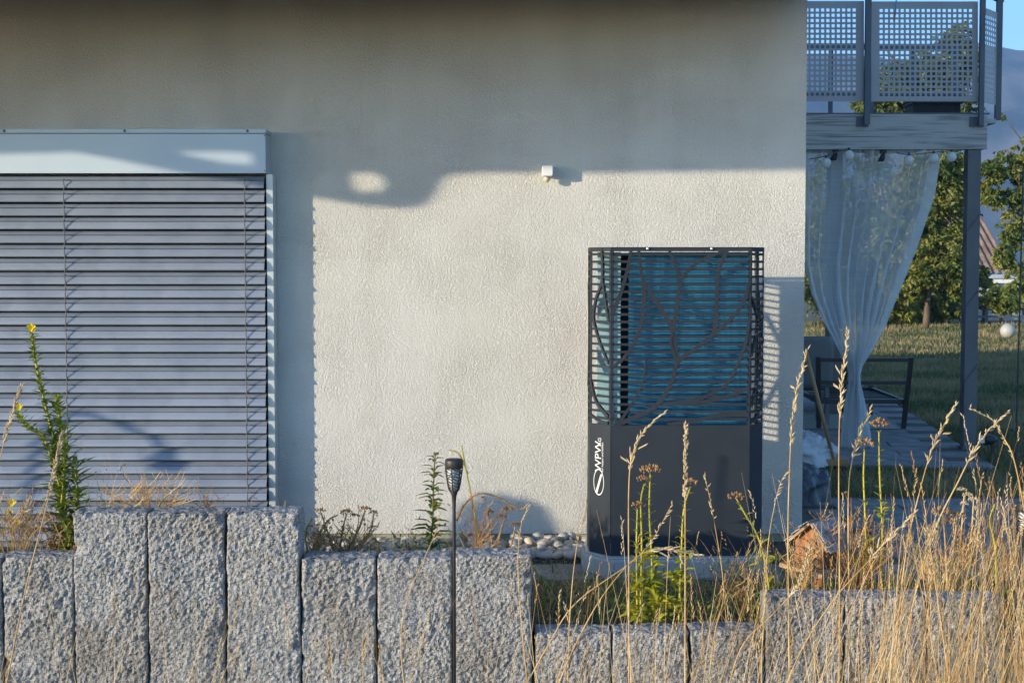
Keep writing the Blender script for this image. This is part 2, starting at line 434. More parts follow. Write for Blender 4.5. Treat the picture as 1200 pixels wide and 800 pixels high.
# house -------------------------------------------------------------------
WX = P(942, 400, 0).x          # right-hand corner of the front wall
ZB = P(600, 625, 0).z          # lower edge of the plaster
ZS = P(600, -8, 0).z                      # underside of the eaves
house = thing('house', 'house with cream scratched plaster wall and a brown eave overhead', 'house', (-2, 0, 0))
wl = MB()
wl.box((-7.0, 0, ZB), (WX, 9.0, ZS + 0.02))
wl.build('wall', 'plaster', house)
MB().box((-6.98, 0.025, -0.3), (WX - 0.025, 8.97, ZB)).build('base_strip', 'base', house)
up = MB().box((-7.0, 0.004, ZS + 0.26), (WX - 0.004, 9.0, 6.2)); up.build('upper_wall', 'plaster', house)
rf = MB().box((-7.6, -1.10, ZS + 0.03), (WX + 0.02, 9.4, ZS + 0.24)).build('eave', 'roof', house)
for i in range(8):
    MB().box((-7.6, -1.095 + i * 0.1415, ZS), (WX + 0.015, -1.095 + i * 0.1415 + (0.135 if i < 7 else .1), ZS + 0.028)).build('soffit_board', 'soffit', rf)
MB().box((-7.6, -1.135, ZS - .11), (WX + .02, -1.103, ZS + .22)).build('added_shade_fascia', 'soffit', rf)  # added above the view to keep sky light off the wall top
r2 = MB(); r2.add([(-7.6,-.9,6.2),(WX+.1,-.9,6.2),(WX+.1,9.6,6.2),(-7.6,9.6,6.2),(-7.6,4.3,8.0),(WX+.1,4.3,8.0)], [(3,2,1,0),(0,1,5,4),(2,3,4,5),(1,2,5),(3,0,4)])
r2.build('roof', 'roof', house)

# exterior blind ----------------------------------------------------------
YB = -0.155                     # front of the shutter box
blind = thing('exterior_blind', 'closed grey venetian blind with box cover on the house wall', 'blind', (-2.5, -0.1, 0.2))
bx1 = P(311, 180, YB).x; bz0 = P(200, 203, YB).z; bz1 = P(200, 157, YB).z
box = MB().box((-3.6, YB, bz0), (bx1, YB + 0.003, bz1))
box.box((bx1 - 0.002, YB + 0.0035, bz0 + 0.001), (bx1 + 0.001, -0.002, bz1 - 0.001))
box.box((-3.6, YB + 0.0035, bz1 - 0.003), (bx1 - 0.003, -0.003, bz1 - 0.001))
boxo = box.build('box_cover', 'alubox', blind)
fl = MB().box((-3.6, YB - 0.006, bz1 + 0.004), (bx1 + 0.004, -0.003, bz1 + 0.024)); flo = fl.build('top_flange', 'alubox', blind)
MB().box((-3.6, YB + 0.004, bz1 - 0.0005), (bx1 - 0.003, -0.004, bz1 + 0.0035)).build('shadow_gap', 'cord', blind)
for u in (5, 146, 290):
    c = P(u, 153.5, YB - 0.007); 
    mm = MB().lathe((0, 0, 0), [(0.007, 0), (0.007, 0.003), (0.003, 0.005)], 10)
    mm.v = [(c.x + p[0], c.y - p[2], c.z + p[1]) for p in mm.v]
    mm.build('screw', 'cord', flo)
for (u, v) in ((310, 159), (310, 200)):
    c = P(u, v, YB - 0.001)
    MB().box((c.x - .003, c.y - .001, c.z - .003), (c.x + .003, c.y + .0005, c.z + .003)).build('rivet', 'cord', boxo)
rx0, rx1 = P(313, 400, YB + .03).x, P(320.5, 400, YB + .03).x
MB().box((rx0, YB + 0.046, -0.3), (rx1, -0.003, bz0 - 0.002)).build('guide_rail', 'rail', blind)
# window behind
MB().box((-3.5, -0.012, -0.1), (rx0, -0.002, bz0)).build('window_pane', 'glass_dark', blind)
pitch = 15.95 / (FPX / 7.37)
prof = [(0.040, 0.041), (0.014, 0.033), (-0.002, 0.021), (-0.007, 0.0165), (0.002, 0.0145), (-0.0085, 0.0105), (-0.019, -0.010), (-0.0225, -0.021), (-0.021, -0.0255), (-0.016, -0.0268)]
ys0 = -0.118
zt = P(200, 207, ys0).z
nsl = 32
sx1 = P(312, 400, ys0).x
sm = None
for i in range(nsl):
    zc = zt - 0.034 - i * pitch + R.uniform(-.0012, .0012)
    if zc < -0.25: break
    sl = MB()
    tl = R.uniform(-0.006, 0.006)
    pr = [(a + tl * b * 20, b) for (a, b) in prof]
    back = [(a + 0.0012, b + 0.0006) for (a, b) in pr]
    for x in (-3.5, -2.6, -1.9, sx1 - R.uniform(0, .004)):
        for (a, b) in pr + back[::-1]:
            sl.v.append((x, ys0 + a, zc + b + 0.0008 * nz(x * 2, i * 3.3)))
    n = len(pr) * 2
    for k in range(3):
        for j in range(n):
            j2 = (j + 1) % n
            sl.f.append((k*n + j, (k+1)*n + j, (k+1)*n + j2, k*n + j2))
    sl.f.append(tuple(range(3*n, 4*n)))
    sl.build('slat', 'alu', blind)
for (u, v) in ((77, 380), (288, 380)):
    x = P(u, v, ys0 - 0.03).x
    cb = MB()
    z0, z1 = -0.2, zt - 0.02
    pts = []
    k = 0; z = z1
    while z > z0:
        pts.append((x + 0.002 * math.sin(k * 1.7), ys0 - 0.031 + (0.006 if k % 2 else 0), z)); z -= pitch / 2; k += 1
    cb.tube(pts, 0.0028, 5)
    for i in range(nsl):
        zc = zt - 0.034 - i * pitch + 0.02
        if zc < -0.2: break
        cb.box((x - 0.003, ys0 - 0.029, zc - 0.004), (x + 0.003, ys0 - 0.014, zc + 0.001))
    cb.build('cord', 'cord', blind)

# motion sensor -----------------------------------------------------------
c = P(641.5, 202, -0.05)
sens = thing('motion_sensor', 'small white motion sensor box fixed to the plaster wall', 'sensor', (c.x, 0, c.z))
def rbox(a, b, r=0.006):
    mb = MB(); x0, y0, z0 = a; x1, y1, z1 = b
    ol = [(x0+r,z0),(x1-r,z0),(x1,z0+r),(x1,z1-r),(x1-r,z1),(x0+r,z1),(x0,z1-r),(x0,z0+r)]
    n = 8; ins = [(x0+r*.6+(p[0]-x0)*(1-1.2*r/(x1-x0)), z0+r*.6+(p[1]-z0)*(1-1.2*r/(z1-z0))) for p in ol]
    vs = [(p[0], y0, p[1]) for p in ins] + [(p[0], y0 + r*.6, p[1]) for p in ol] + [(p[0], y1, p[1]) for p in ol]
    fs = [tuple(range(n)), tuple(range(3*n-1, 2*n-1, -1))]
    for k in range(2):
        for j in range(n): j2 = (j+1) % n; fs.append((k*n+j, (k+1)*n+j, (k+1)*n+j2, k*n+j2))
    return mb.add(vs, fs)
rbox((c.x - .029, -0.09, c.z - .022), (c.x + .029, -0.002, c.z + .034)).build('sensor_body', 'white', sens)
mb = MB().lathe((c.x - .004, -0.055, c.z - .042), [(0.002, -.012), (0.011, -.008), (0.016, 0), (0.017, .01), (0.014, .019)], 14)
mb.build('lens', 'cream', sens, smooth=True)

# retaining wall of granite posts ------------------------------------------
YS = -2.0
wallr = thing('retaining_wall', 'stepped low wall of rough upright grey granite posts along the garden edge', 'wall', (0, YS, -0.55))
spans = [(-90, 1, 655), (4, 86, 652), (87.5, 172, 600), (174.5, 263, 601), (266, 351, 600), (354, 440, 654), (442.5, 529, 653), (532, 623, 650),
         (627, 716, 741), (718.5, 807, 740), (810, 896.5, 738), (897.5, 989, 699), (991.5, 1085, 700), (1087.5, 1177, 701), (1180, 1270, 752)]
def stone(u0, u1, vt, seed):
    x0 = P(u0, 700, YS).x; x1 = P(u1, 700, YS).x; zt_ = P(600, vt, YS).z; zb_ = -0.75
    dep = 0.15 + 0.02 * nz(seed, 4.4); W = x1 - x0; H = zt_ - zb_
    nx = 54; nzv = int(H / 0.0056)
    rr = 0.008
    mb = MB(); k = seed * 17.3
    chips = [(R.choice((0, 1)), R.uniform(zb_ + .3, zt_), R.uniform(.012, .035)) for _ in range(5)] + [(R.random(), zt_, R.uniform(.012, .03)) for _ in range(3)]
    def disp(x, z):
        p = V((x * 1.0 + k, z, k * .3)); rg = .85 + .5 * noise.noise(p * 3.1)
        return (0.011 * noise.noise(p * 6) + rg * (0.011 * abs(noise.noise(p * 17)) + 0.006 * noise.noise(p * 42) + 0.0075 * noise.noise(p * 75) + 0.005 * noise.noise(p * 125)))
    def edge_wob(z, s): return 0.005 * nz(z * 9 + s * 31, k) + 0.0025 * nz(z * 34, k + s)
    # front sheet from bottom to the top edge, then back over the top
    ntop = 16
    for i in range(nzv + 1 + ntop):
        for j in range(nx + 1):
            u = j / nx
            if i <= nzv:
                z = zb_ + H * i / nzv
                xx = x0 + W * u + edge_wob(z, 0) * (1 - u) + edge_wob(z, 5) * u
                e = min(u * W, (1 - u) * W, (zt_ - z)); rnd = 0.0
                if e < rr: rnd = (rr - e) ** 2 / rr * 0.9
                for (cu, cz, cr) in chips:
                    dd = math.hypot((u - cu) * W, z - cz)
                    if dd < cr: rnd += (cr - dd) * .8
                y = YS - disp(xx, z) + rnd
                zz = z if zt_ - z > 1e-6 else z - 0.003
                zz += 0.004 * nz(xx * 30, k) * (1 if zt_ - z < 0.02 else 0)
            else:
                t = (i - nzv) / ntop
                xx = x0 + W * u + edge_wob(zt_, 0) * (1 - u) + edge_wob(zt_, 5) * u
                y = YS + dep * t
                zz = zt_ - 0.003 + 0.007 * nz(xx * 25 + k, y * 25) + 0.004 * nz(xx * 70 + k, y * 70) + 0.006 * math.sin(math.pi * t)
                e = min(u, 1 - u) * W
                if e < rr: zz -= (rr - e) ** 2 / rr * 0.7
            mb.v.append((xx, y, zz))
    rows = nzv + 1 + ntop
    for i in range(rows - 1):
        for j in range(nx):
            a = i * (nx + 1) + j; mb.f.append((a, a + 1, a + nx + 2, a + nx + 1))
    # sides and back
    for (j, fl_) in ((0, False), (nx, True)):
        ring = [i * (nx + 1) + j for i in range(nzv + 1)]
        kb = len(mb.v)
        for i in ring:
            p = mb.v[i]; mb.v.append((p[0], YS + dep, p[2]))
        for q in range(len(ring) - 1):
            f = (ring[q], kb + q, kb + q + 1, ring[q + 1])
            mb.f.append(f if fl_ is False else f[::-1])
    return mb.build('granite_post', 'granite', wallr, smooth=False)
for i, (a, b, t) in enumerate(spans): stone(a, b, t, i + 1)

# soil behind the stones
def soil_h(x, y):
    xl = (x + 0.85)
    def st(a, b): return min(1.0, max(0.0, (x - a) / (b - a)))
    h = 0.2 + 0.16 * st(-1.9, -1.7) - 0.2 * st(-1.15, -0.9) - 0.16 * st(-0.1, 0.08)
    fall = min(1.0, max(0.0, (-0.95 - y) / 0.5))
    return h * fall + 0.012 + 0.012 * nz(x * 6, y * 6) + 0.008 * nz(x * 20, y * 20)
sb = MB().grid(lambda u, t: (-3.5 + 8 * u, -1.88 + 0.93 * t, soil_h(-3.5 + 8 * u, -1.88 + 0.93 * t)), 260, 32)
struct(sb.build('soil_bed', 'soil', smooth=True), 'planting bed of dry soil behind the stones')

# patio pavers in front of the house --------------------------------------
pat = MB().box((-3.2, -0.97, -0.05), (6.5, -0.46, -0.012)); 
pat.box((WX + 0.06, -0.459, -0.05), (6.5, 1.6, -0.012))
path = struct(pat.build('path', 'joint'), 'paved path of grey slabs along the house')
def paver_mesh(wx, wy, h=0.05, b=0.004):
    mb = MB(); vs = []
    for (z, i) in ((0, 0), (h - b, 0), (h, b)):
        for (sx, sy) in ((-1,-1),(1,-1),(1,1),(-1,1)): vs.append((sx*(wx/2-i), sy*(wy/2-i), z))
    fs = [(8,9,10,11)]
    for k in range(2):
        for j in range(4): j2 = (j+1) % 4; fs.append((k*4+j, k*4+j2, (k+1)*4+j2, (k+1)*4+j))
    me = bpy.data.meshes.new('paver'); me.from_pydata(vs, [], fs); me.materials.append(M['paver']); return me
pm = paver_mesh(0.394, 0.194); pm2 = paver_mesh(0.592, 0.292)
def lay(me, x, y, z, rz, parent):
    o = bpy.data.objects.new('paver', me); o.location = V((x, y, z)) - ORG[parent.name]
    o.rotation_euler = (R.uniform(-.006, .006), R.uniform(-.006, .006), rz); link(o, parent); return o
for r in range(-1, 11):
    y = -0.86 + r * 0.2 + 0.2
    for k in range(-2, 16):
        x = 0.0 + k * 0.4 + (0.2 if r % 2 else 0)
        if y > -0.47 and x < WX + 0.27: continue
        if y < -0.47 and x < -0.3: continue
        if y > 1.6: continue
        lay(pm, x, y, -0.046 + R.uniform(-.002, .002), 0, path)

# terrace under the balcony: turned by a few degrees against the wall
ROT = math.radians(-7.0)
tor = G(1133, 524); ca, sa = math.cos(ROT), math.sin(ROT)
def T(a, b): return V((tor.x + a * ca - b * sa, tor.y + a * sa + b * ca, 0))   # a to the right, b away
tb = MB(); c4 = [T(-4.5, -1.2), T(0.0, -1.2), T(0.0, 6.2), T(-4.5, 6.2)]
tb.add([(p.x, p.y, -0.05) for p in c4] + [(p.x, p.y, -0.014) for p in c4], [(4,5,6,7),(0,1,5,4),(1,2,6,5),(2,3,7,6),(3,0,4,7)])
terr = struct(tb.build('terrace', 'joint'), 'shaded terrace of grey slabs under the balcony')
for i in range(24):
    for j in range(7):
        a = -0.31 - j * 0.6 - (0.3 if i % 2 else 0); b = -1.03 + i * 0.3
        if a < -4.2: continue
        q = T(a, b); lay(pm2, q.x, q.y, -0.049 + R.uniform(-.002, .002), ROT, terr)

# pebble bed along the wall
peb = struct(MB().box((-3.4, -0.46, -0.05), (WX, 0.02, 0.004)).build('pebble_bed', 'soil'), 'bed of rounded pale pebbles at the foot of the wall')
def pebble_mesh(seed):
    bm = bmesh.new(); bmesh.ops.create_icosphere(bm, subdivisions=2, radius=1)
    for v in bm.verts:
        n = 1 + 0.22 * noise.noise(v.co * 1.1 + V((seed * 9, 0, 0))) + .05 * noise.noise(v.co * 3 + V((seed, 4, 0)))
        v.co = v.co * n
    me = bpy.data.meshes.new('pebble'); bm.to_mesh(me); bm.free(); me.materials.append(M[('pebble', 'pebble_warm', 'pebble', 'pebble_dark')[seed % 4]])
    me.polygons.foreach_set('use_smooth', [True] * len(me.polygons)); return me
pms = [pebble_mesh(i) for i in range(12)]
npb = 0
def pebble(x, y, z, s):
    o = bpy.data.objects.new('pebble', R.choice(pms)); o.location = V((x, y, z)) - ORG[peb.name]
    o.scale = (s * R.uniform(.9, 1.5), s * R.uniform(.8, 1.2), s * R.uniform(.55, .8)); o.rotation_euler = (R.uniform(-.4, .4), R.uniform(-.4, .4), R.uniform(0, 6.3))
    link(o, peb)
x = -1.2
for row in range(6):
    y = -0.05 - row * 0.072
    x = -1.15 + R.uniform(0, .05)
    while x < 0.46:
        s = R.uniform(0.024, 0.040)
        if x > 0.12 and row < 3 and R.random() < .3: s *= 1.35
        if row < 5 or R.random() < .7: pebble(x + R.uniform(-.01, .01), y + R.uniform(-.02, .02), 0.010 + s * .35, s)
        x += s * 2.15 if x < 0.1 else s * 1.75
for k in range(40): pebble(R.uniform(0.0, .42), R.uniform(-.40, -.06), R.uniform(.035, .06), R.uniform(.018, .034))

# ================================================================== HEAT PUMP
YF, YC, YR = -0.80, -0.69, -0.53           # front, end of chamfer, rear
zT = P(790, 290, YF).z; zM = P(790, 498, YF).z; zBt = P(790, 652, YF).z
fx0, fx1 = P(716, 400, YF).x, P(879.5, 400, YF).x
cx0, cx1 = P(691.5, 400, YC).x, P(894.5, 400, YC).x
pump = thing('heat_pump', 'anthracite heat pump with leaf vein lattice cover before the wall', 'heat pump', ((fx0+fx1)/2, -0.65, zBt))
TH = 0.003
# facets of the cover as (start, end) of their footprint, seen from outside left to right
facets = [V((cx0 - .002, YR, 0)), V((cx0, YC, 0)), V((fx0, YF, 0)), V((fx1, YF, 0)), V((cx1, YC, 0)), V((cx1 + .002, YR, 0))]
def facet(i):
    a, b = facets[i], facets[i + 1]; d = (b - a); ln = d.length; d.normalize(); n = V((d.y, -d.x, 0))
    return a, d, n, ln
def panel(name, i, z0, z1, m, parent, s0=0.0, s1=1.0, th=TH, outw=0.0):
    a, d, n, ln = facet(i); mb = MB()
    p, q = a + d * ln * s0 + n * outw, a + d * ln * s1 + n * outw
    vs = [p, q, q - n * th, p - n * th]
    mb.add([(k.x, k.y, z0) for k in vs] + [(k.x, k.y, z1) for k in vs], [(3,2,1,0),(4,5,6,7),(0,1,5,4),(1,2,6,5),(2,3,7,6),(3,0,4,7)])
    return mb.build(name, m, parent)
for i, nm in enumerate(('side_panel', 'corner_panel', 'front_panel', 'corner_panel', 'side_panel')):
    e = 0.002 if i in (1, 3) else 0.0
    panel(nm, i, zBt, zM, 'anth', pump, 0.004 + e, 0.996 - e)
# lattice frame: uprights at the folds, rails at top and bottom
for i in range(5):
    wdt = 0.011
    ln = facet(i)[3]
    e = 0.003
    lf = panel('lattice_frame', i, zM + .001, zT, 'anth', pump, e, min(.49, e + wdt / ln), TH + .001)
    mbs = [(1 - e - wdt / ln, 1 - e)]
    panel('upright', i, zM + .001, zT, 'anth', lf, max(.51, 1 - e - wdt / ln), 1 - e, TH + .001)
    panel('top_rail', i, zT - 0.018, zT + .002, 'anth', lf, e + .0005, 1 - e - .0005, TH + .003, .001)
nb = 23
for i in range(5):
    a, d, n, ln = facet(i)
    me = None
    for k in range(nb):
        z = zM + 0.028 + k * (zT - zM - 0.045) / (nb - 0.6)
        o = panel('lattice_bar', i, z - 0.0058, z + 0.0058, 'anth', pump, 0.012, 0.988, TH)
# veins: pixel traces of the sheet metal leaf veins (zoom coordinates of the photograph)
VN = [0]
def vein(pts, wd, i, name='leaf_vein', u0=None, u1=None):
    VN[0] += 1; vo = VN[0] * 0.00022
    a, d, n, ln = facet(i)
    q = []
    for (X, Y) in pts:
        u = 660 + X / 3.2; v = 270 + Y / 3.2
        if i == 2:
            p = P(u, v, YF); q.append(V((min(max((p.x - fx0), .004), ln - .004), min(max(p.z, zM + .001), zT - .002), 0)))
        else:
            s = min(1, max(0, (u - u0) / (u1 - u0))); yy = a.y + d.y * ln * s
            q.append(V((.004 + s * (ln - .008), min(max(P(u, v, yy).z, zM + .001), zT - .002), 0)))
    q = catmull(q, 7)
    mb = MB(); m = len(q)
    for k, p in enumerate(q):
        t = (q[min(k+1, m-1)] - q[max(k-1, 0)]).normalized(); nn = V((-t.y, t.x, 0))
        f = k / (m - 1); ww = 1.2 * (wd[0] + (wd[1] - wd[0]) * f) / 2 / 3.2 / 246
        for sgn in (1, -1):
            c_ = p + nn * ww * sgn; c_.x = min(max(c_.x, .001), ln - .001)
            w0 = a + d * c_.x
            for off in (0.0014 + vo, -TH - 0.0012 - vo):
                e_ = w0 + n * off; mb.v.append((e_.x, e_.y, min(max(c_.y, zM), zT)))
    for k in range(m - 1):
        b = k * 4; e = b + 4
        mb.f += [(b, b+2, e+2, e), (b+1, e+1, e+3, b+3), (b, e, e+1, b+1), (b+2, b+3, e+3, e+2)]
    mb.f += [(0, 1, 3, 2), (4*m-4, 4*m-2, 4*m-1, 4*m-3)]
    return mb.build(name, 'anth', pump)
VF = [([(255,75),(238,160),(207,260),(183,315)], (9,14)), ([(283,75),(300,185),(345,260),(395,340),(412,380),(426,490)], (9,17)),
      ([(300,185),(303,240),(297,330),(268,420),(225,480),(186,512)], (13,10)), ([(398,75),(420,130),(440,190),(430,260),(413,380)], (8,13)),
      ([(610,75),(520,110),(470,150),(440,190)], (9,12)), ([(615,75),(585,150),(577,250),(575,340),(562,388)], (11,12)),
      ([(697,200),(680,260),(640,320),(575,380),(500,440),(430,495),(410,560),(360,645),(290,690),(200,735)], (10,15)),
      ([(697,340),(685,420),(655,500),(620,570),(560,610),(480,638),(370,650)], (9,10)), ([(697,590),(600,627),(500,645),(370,652)], (12,10)),
      ([(310,480),(300,560),(270,630),(205,735)], (5,9)), ([(697,690),(600,692),(480,715),(390,735)], (14,12)), ([(184,640),(192,700),(215,738)], (6,11)),
      ([(412,380),(404,420),(420,470)], (6,8))]
for p, wd in VF: vein(p, wd, 2)
for p, wd in [([(145,62),(147,185),(122,260),(114,330),(135,410),(172,500)], (9,8)), ([(148,185),(165,300),(172,340)], (9,9)), ([(104,560),(125,640),(172,700)], (6,12)),
              ([(104,690),(140,715),(172,722)], (6,10))]:
    vein(p, wd, 1, u0=P(691,400,YF).x*0+692, u1=716)
for p, wd in [([(706,470),(725,380),(750,320)], (8,8)), ([(706,660),(730,560),(748,480)], (8,8)), ([(706,250),(730,330),(750,420)], (6,8)), ([(706,720),(730,690),(750,600)], (9,8))]:
    vein(p, wd, 3, u0=880, u1=894)
for (s0, s1) in (((0.1, 0.2), (0.9, 0.75)), ((0.1, .8), (0.9, .3))):
    for i in (0, 4):
        a, d, n, ln = facet(i); mb = MB()
        p = a + d * ln * s0[0]; q = a + d * ln * s1[0]
        mb.bar((p.x, p.y, zM + (zT-zM)*s0[1]), (q.x, q.y, zM + (zT-zM)*s1[1]), 0.007, 0.014, up=V((0,1,0))); mb.build('leaf_vein', 'anth', pump)
# lid, rear sheet, coil
lid = MB(); tp = [(p.x, p.y) for p in facets]
cxm = (fx0 + fx1) / 2
ins = [(x + (0.006 if x < cxm else -0.006), y + (0.006 if y < -.6 else 0)) for x, y in tp]
lid.add([(x, y, zT - 0.012) for x, y in ins] + [(x, y, zT - 0.006) for x, y in ins], [(5,4,3,2,1,0),(6,7,8,9,10,11)] + [(k,(k+1)%6,(k+1)%6+6,k+6) for k in range(6)])
lid.build('lid', 'anth', pump)
MB().box((cx0 - .004, YR, zBt), (cx0 + .016, YR + .03, zT + .006)).build('rear_trim', 'cream', pump)
MB().box((cx0 + .0165, YR, zT - .004), (cx1, YR + .03, zT + .006)).build('rear_trim', 'cream', pump)
MB().box((cx1 - .014, YR, zBt), (cx1 + .002, YR + .03, zT - .005)).build('rear_trim', 'cream', pump)
# coil of fins: dark core, horizontal tubes and fins
kx0, kx1 = P(737, 400, -.68).x, P(879, 400, -.68).x
core = MB().box((kx0, -0.675, zBt + .1), (kx1, -0.645, zT - .02)).build('coil', 'coil', pump)
fb = MB(); z = zM - .02
while z < zT - .03:
    fb.box((kx0 + .001, -0.690, z), (kx1 - .001, -0.676, z + .0055)); z += .0125
fb.build('coil_fin', 'coil', core)['kind'] = 'stuff'
pl = MB(); z = zM - .02
px0, px1 = P(700, 400, -.62).x, P(727, 400, -.62).x
pl.box((px0, -0.625, zBt + .1), (px1, -.615, zT - .02)); pl.build('side_coil', 'coil_lit', pump)
MB().box((.45, -0.575, zBt + .05), (kx1 + .02, -.546, zT - .03)).build('inner_housing', 'dark_in', pump)
for u in (759, 834):
    c = P(u, 291.5, YF - .006); mm = MB().lathe((0, 0, 0), [(0.0065, 0), (0.0065, 0.002), (0.003, 0.004)], 10)
    mm.v = [(c.x + p[0], c.y - p[2], c.z + p[1]) for p in mm.v]; mm.build('screw', 'chrome', pump)
# lettering on the corner panel, reading upwards
a, d, n, ln = facet(1)
sc = 1650 / (7.5 - .69)
zl = P(705, 578, -0.68).z
wd_ = ln / 28.0    # metres of the facet for each pixel seen
def lf(px_off, up):            # px_off: seen pixels from the left fold; up: metres
    return px_off * wd_, up
def onpanel(x0):
    def fn(co):     # text x runs upwards, text y runs to the left
        w0 = a + d * (x0 * wd_ - co.y) + n * (0.0012 + co.z)
        return (w0.x, w0.y, zl + co.x)
    return fn
emb = MB()
rcx = 12.5 * wd_; rcz = 0.066
RU = 8.2 * wd_; RZ = 0.072
def ring(mb, ru, rz, wd2, cu_, cz_):
    for k in range(36):
        vs = []
        for kk in (k, k + 1):
            t = 2 * math.pi * kk / 36
            for f in (1, 1 - wd2):
                w0 = a + d * (cu_ + ru * f * math.cos(t)) + n * 0.0014
                vs.append((w0.x, w0.y, zl + cz_ + rz * f * math.sin(t)))
        mb.add(vs, [(0, 1, 3, 2)])
ring(emb, RU * .85, RZ * .9, .09, rcx, rcz)
q0 = a + d * (rcx - RU * .55) + n * .0016; q1 = a + d * (rcx + RU * .30) + n * .0016
emb.add([(q0.x, q0.y, zl + .012), (q1.x, q1.y, zl + .105), ((q1+d*.012).x, (q1+d*.012).y, zl + .105), ((q0+d*.014).x, (q0+d*.014).y, zl + .012)], [(0, 3, 2, 1)])
emb.build('emblem', 'white', pump)
text_mesh('lettering', 'WPW', 0.060, 'white', pump, (lambda f: (lambda co: f(V((co.x * .95 + .116, co.y, co.z)))))(onpanel(15.5)), offset=0.0)
text_mesh('lettering', 'AG', 0.03, 'white', pump, (lambda f: (lambda co: f(V((co.x + .240, co.y, co.z)))))(onpanel(15.5)))
text_mesh('lettering', 'wir heizen und kühlen', 0.018, 'white', pump, (lambda f: (lambda co: f(V((co.x * .9 + .116, co.y, co.z)))))(onpanel(18.5)))
# concrete plinth
pl = thing('concrete_plinth', 'pale concrete plinth carrying the heat pump', 'plinth', (cxm, -.65, 0))
pts = [(cx0 - .03, YR + .05), (cx0 - .03, YC - .02), (fx0 - .02, YF - .06), (fx1 + .02, YF - .06), (cx1 + .04, YC - .02), (cx1 + .04, YR + .05)]
mb = MB(); mb.add([(x, y, -.1) for x, y in pts] + [(x, y, zBt - .014) for x, y in pts] + [(cxm + (x - cxm) * .985, y + .006, zBt - .004) for x, y in pts],
    [(12,13,14,15,16,17)] + [(k, (k+1) % 6, (k+1) % 6 + 6, k + 6) for k in range(6)] + [(k + 6, (k+1) % 6 + 6, (k+1) % 6 + 12, k + 12) for k in range(6)])
mb.build('slab', 'concrete', pl)
mb = MB(); q = [(cxm + (x - cxm) * .97, y + (.03 if y < -.6 else 0)) for x, y in pts]
mb.add([(x, y, zBt - .0035) for x, y in q] + [(x, y, zBt + .004) for x, y in q], [(6,7,8,9,10,11)] + [(k, (k+1) % 6, (k+1) % 6 + 6, k + 6) for k in range(6)])
mb.build('base_plate', 'rail', pl)

# ================================================================== GARDEN TORCHES
def torch(u, vtop, Y, label, lean=(0, 0)):
    top = P(u, vtop, Y); base = V((top.x + lean[0], top.y + lean[1], -0.6))
    t = thing('garden_torch', label, 'garden torch', base, group='black garden torches')
    ax = (top - base).normalized(); q = V((0, 0, 1)).rotation_difference(ax)
    def fix(mb):
        mb.v = [tuple(top + q @ V((p[0], p[1], p[2]))) for p in mb.v]; return mb
    fix(MB().lathe((0,0,0), [(0.010, -.0005), (.028, -.001), (.033, -.004), (.0345, -.010), (.0345, -.031), (.032, -.035), (.0315, -.037)], 28)).build('cap', 'black', t, True)
    L_ = (top - base).length
    fix(MB().lathe((0,0,0), [(.0062, -L_), (.0065, -.2), (.0075, -.165), (.0095, -.142), (.0135, -.132), (.0155, -.124), (.009, -.122)], 16)).build('pole', 'black', t, True)
    fix(MB().lathe((0,0,0), [(.0115, -.123), (.018, -.10), (.024, -.07), (.026, -.038)], 18)).build('diffuser', 'white', t, True)
    def rad(z): 
        f = (z + .126) / .090; f = min(1, max(0, f)); return .0158 + (.0335 - .0158) * (f ** .62)
    cage = MB()
    for k in range(6):
        a0 = 2 * math.pi * k / 6 + .3
        cage.tube([(rad(z) * math.cos(a0), rad(z) * math.sin(a0), z) for z in [-.126 + .0115 * i for i in range(9)]], .0026, 5)
        for i in range(9):                      # flame-shaped wavy struts between the ribs
            pts = []
            for j in range(7):
                s = j / 6; ang = a0 + s * 2 * math.pi / 6
                z = -.118 + i * .0098 + .006 * math.sin(s * math.pi * 2 + i * 1.9 + k * 2.1) * (1 if i % 2 else -1) * .6
                z = min(z, -.036); pts.append((rad(z) * math.cos(ang), rad(z) * math.sin(ang), z))
            cage.tube(pts, .0019, 4)
    fix(cage).build('cage', 'black', t)
    return t
torch(532, 537, -2.17, 'black flame torch on a thin pole in front of the granite posts')
torch(1203, 588, -2.35, 'leaning black flame torch half hidden by grass at the edge of the picture', lean=(-.13, -.05))

# ================================================================== BALCONY AND TERRACE
YK = 4.0
bal = thing('balcony', 'timber balcony with perforated steel railing at the side of the house', 'balcony', (3, YK, 2.4))
zb0 = P(1050, 175, YK).z; zb1 = P(1050, 134, YK).z; bxr = P(1157, 150, YK).x
mb = MB().grid(lambda u, t: (WX - .3 + (bxr - WX + .3) * u, YK - .004 * nz(u * 40, t * 3), zb0 + (zb1 - zb0) * t + .004 * nz(u * 9, t)), 40, 6)
mb.box((WX - .3, YK + .006, zb0 + .003), (bxr - .002, YK + .14, zb1 - .003)); mb.build('edge_beam', 'wood_grey', bal)
for k in range(9): MB().box((WX, YK + .15 + k * .33, zb1 - .06), (bxr + .12 + k * .02, YK + .15 + k * .33 + .32, zb1 - .02)).build('deck_board', 'wood_grey', bal)
MB().box((WX, YK + .002, zb1 + .001), (bxr + .02, YK + .14, zb1 + .012)).build('edge_trim', 'steel', bal)
YP = YK - .035
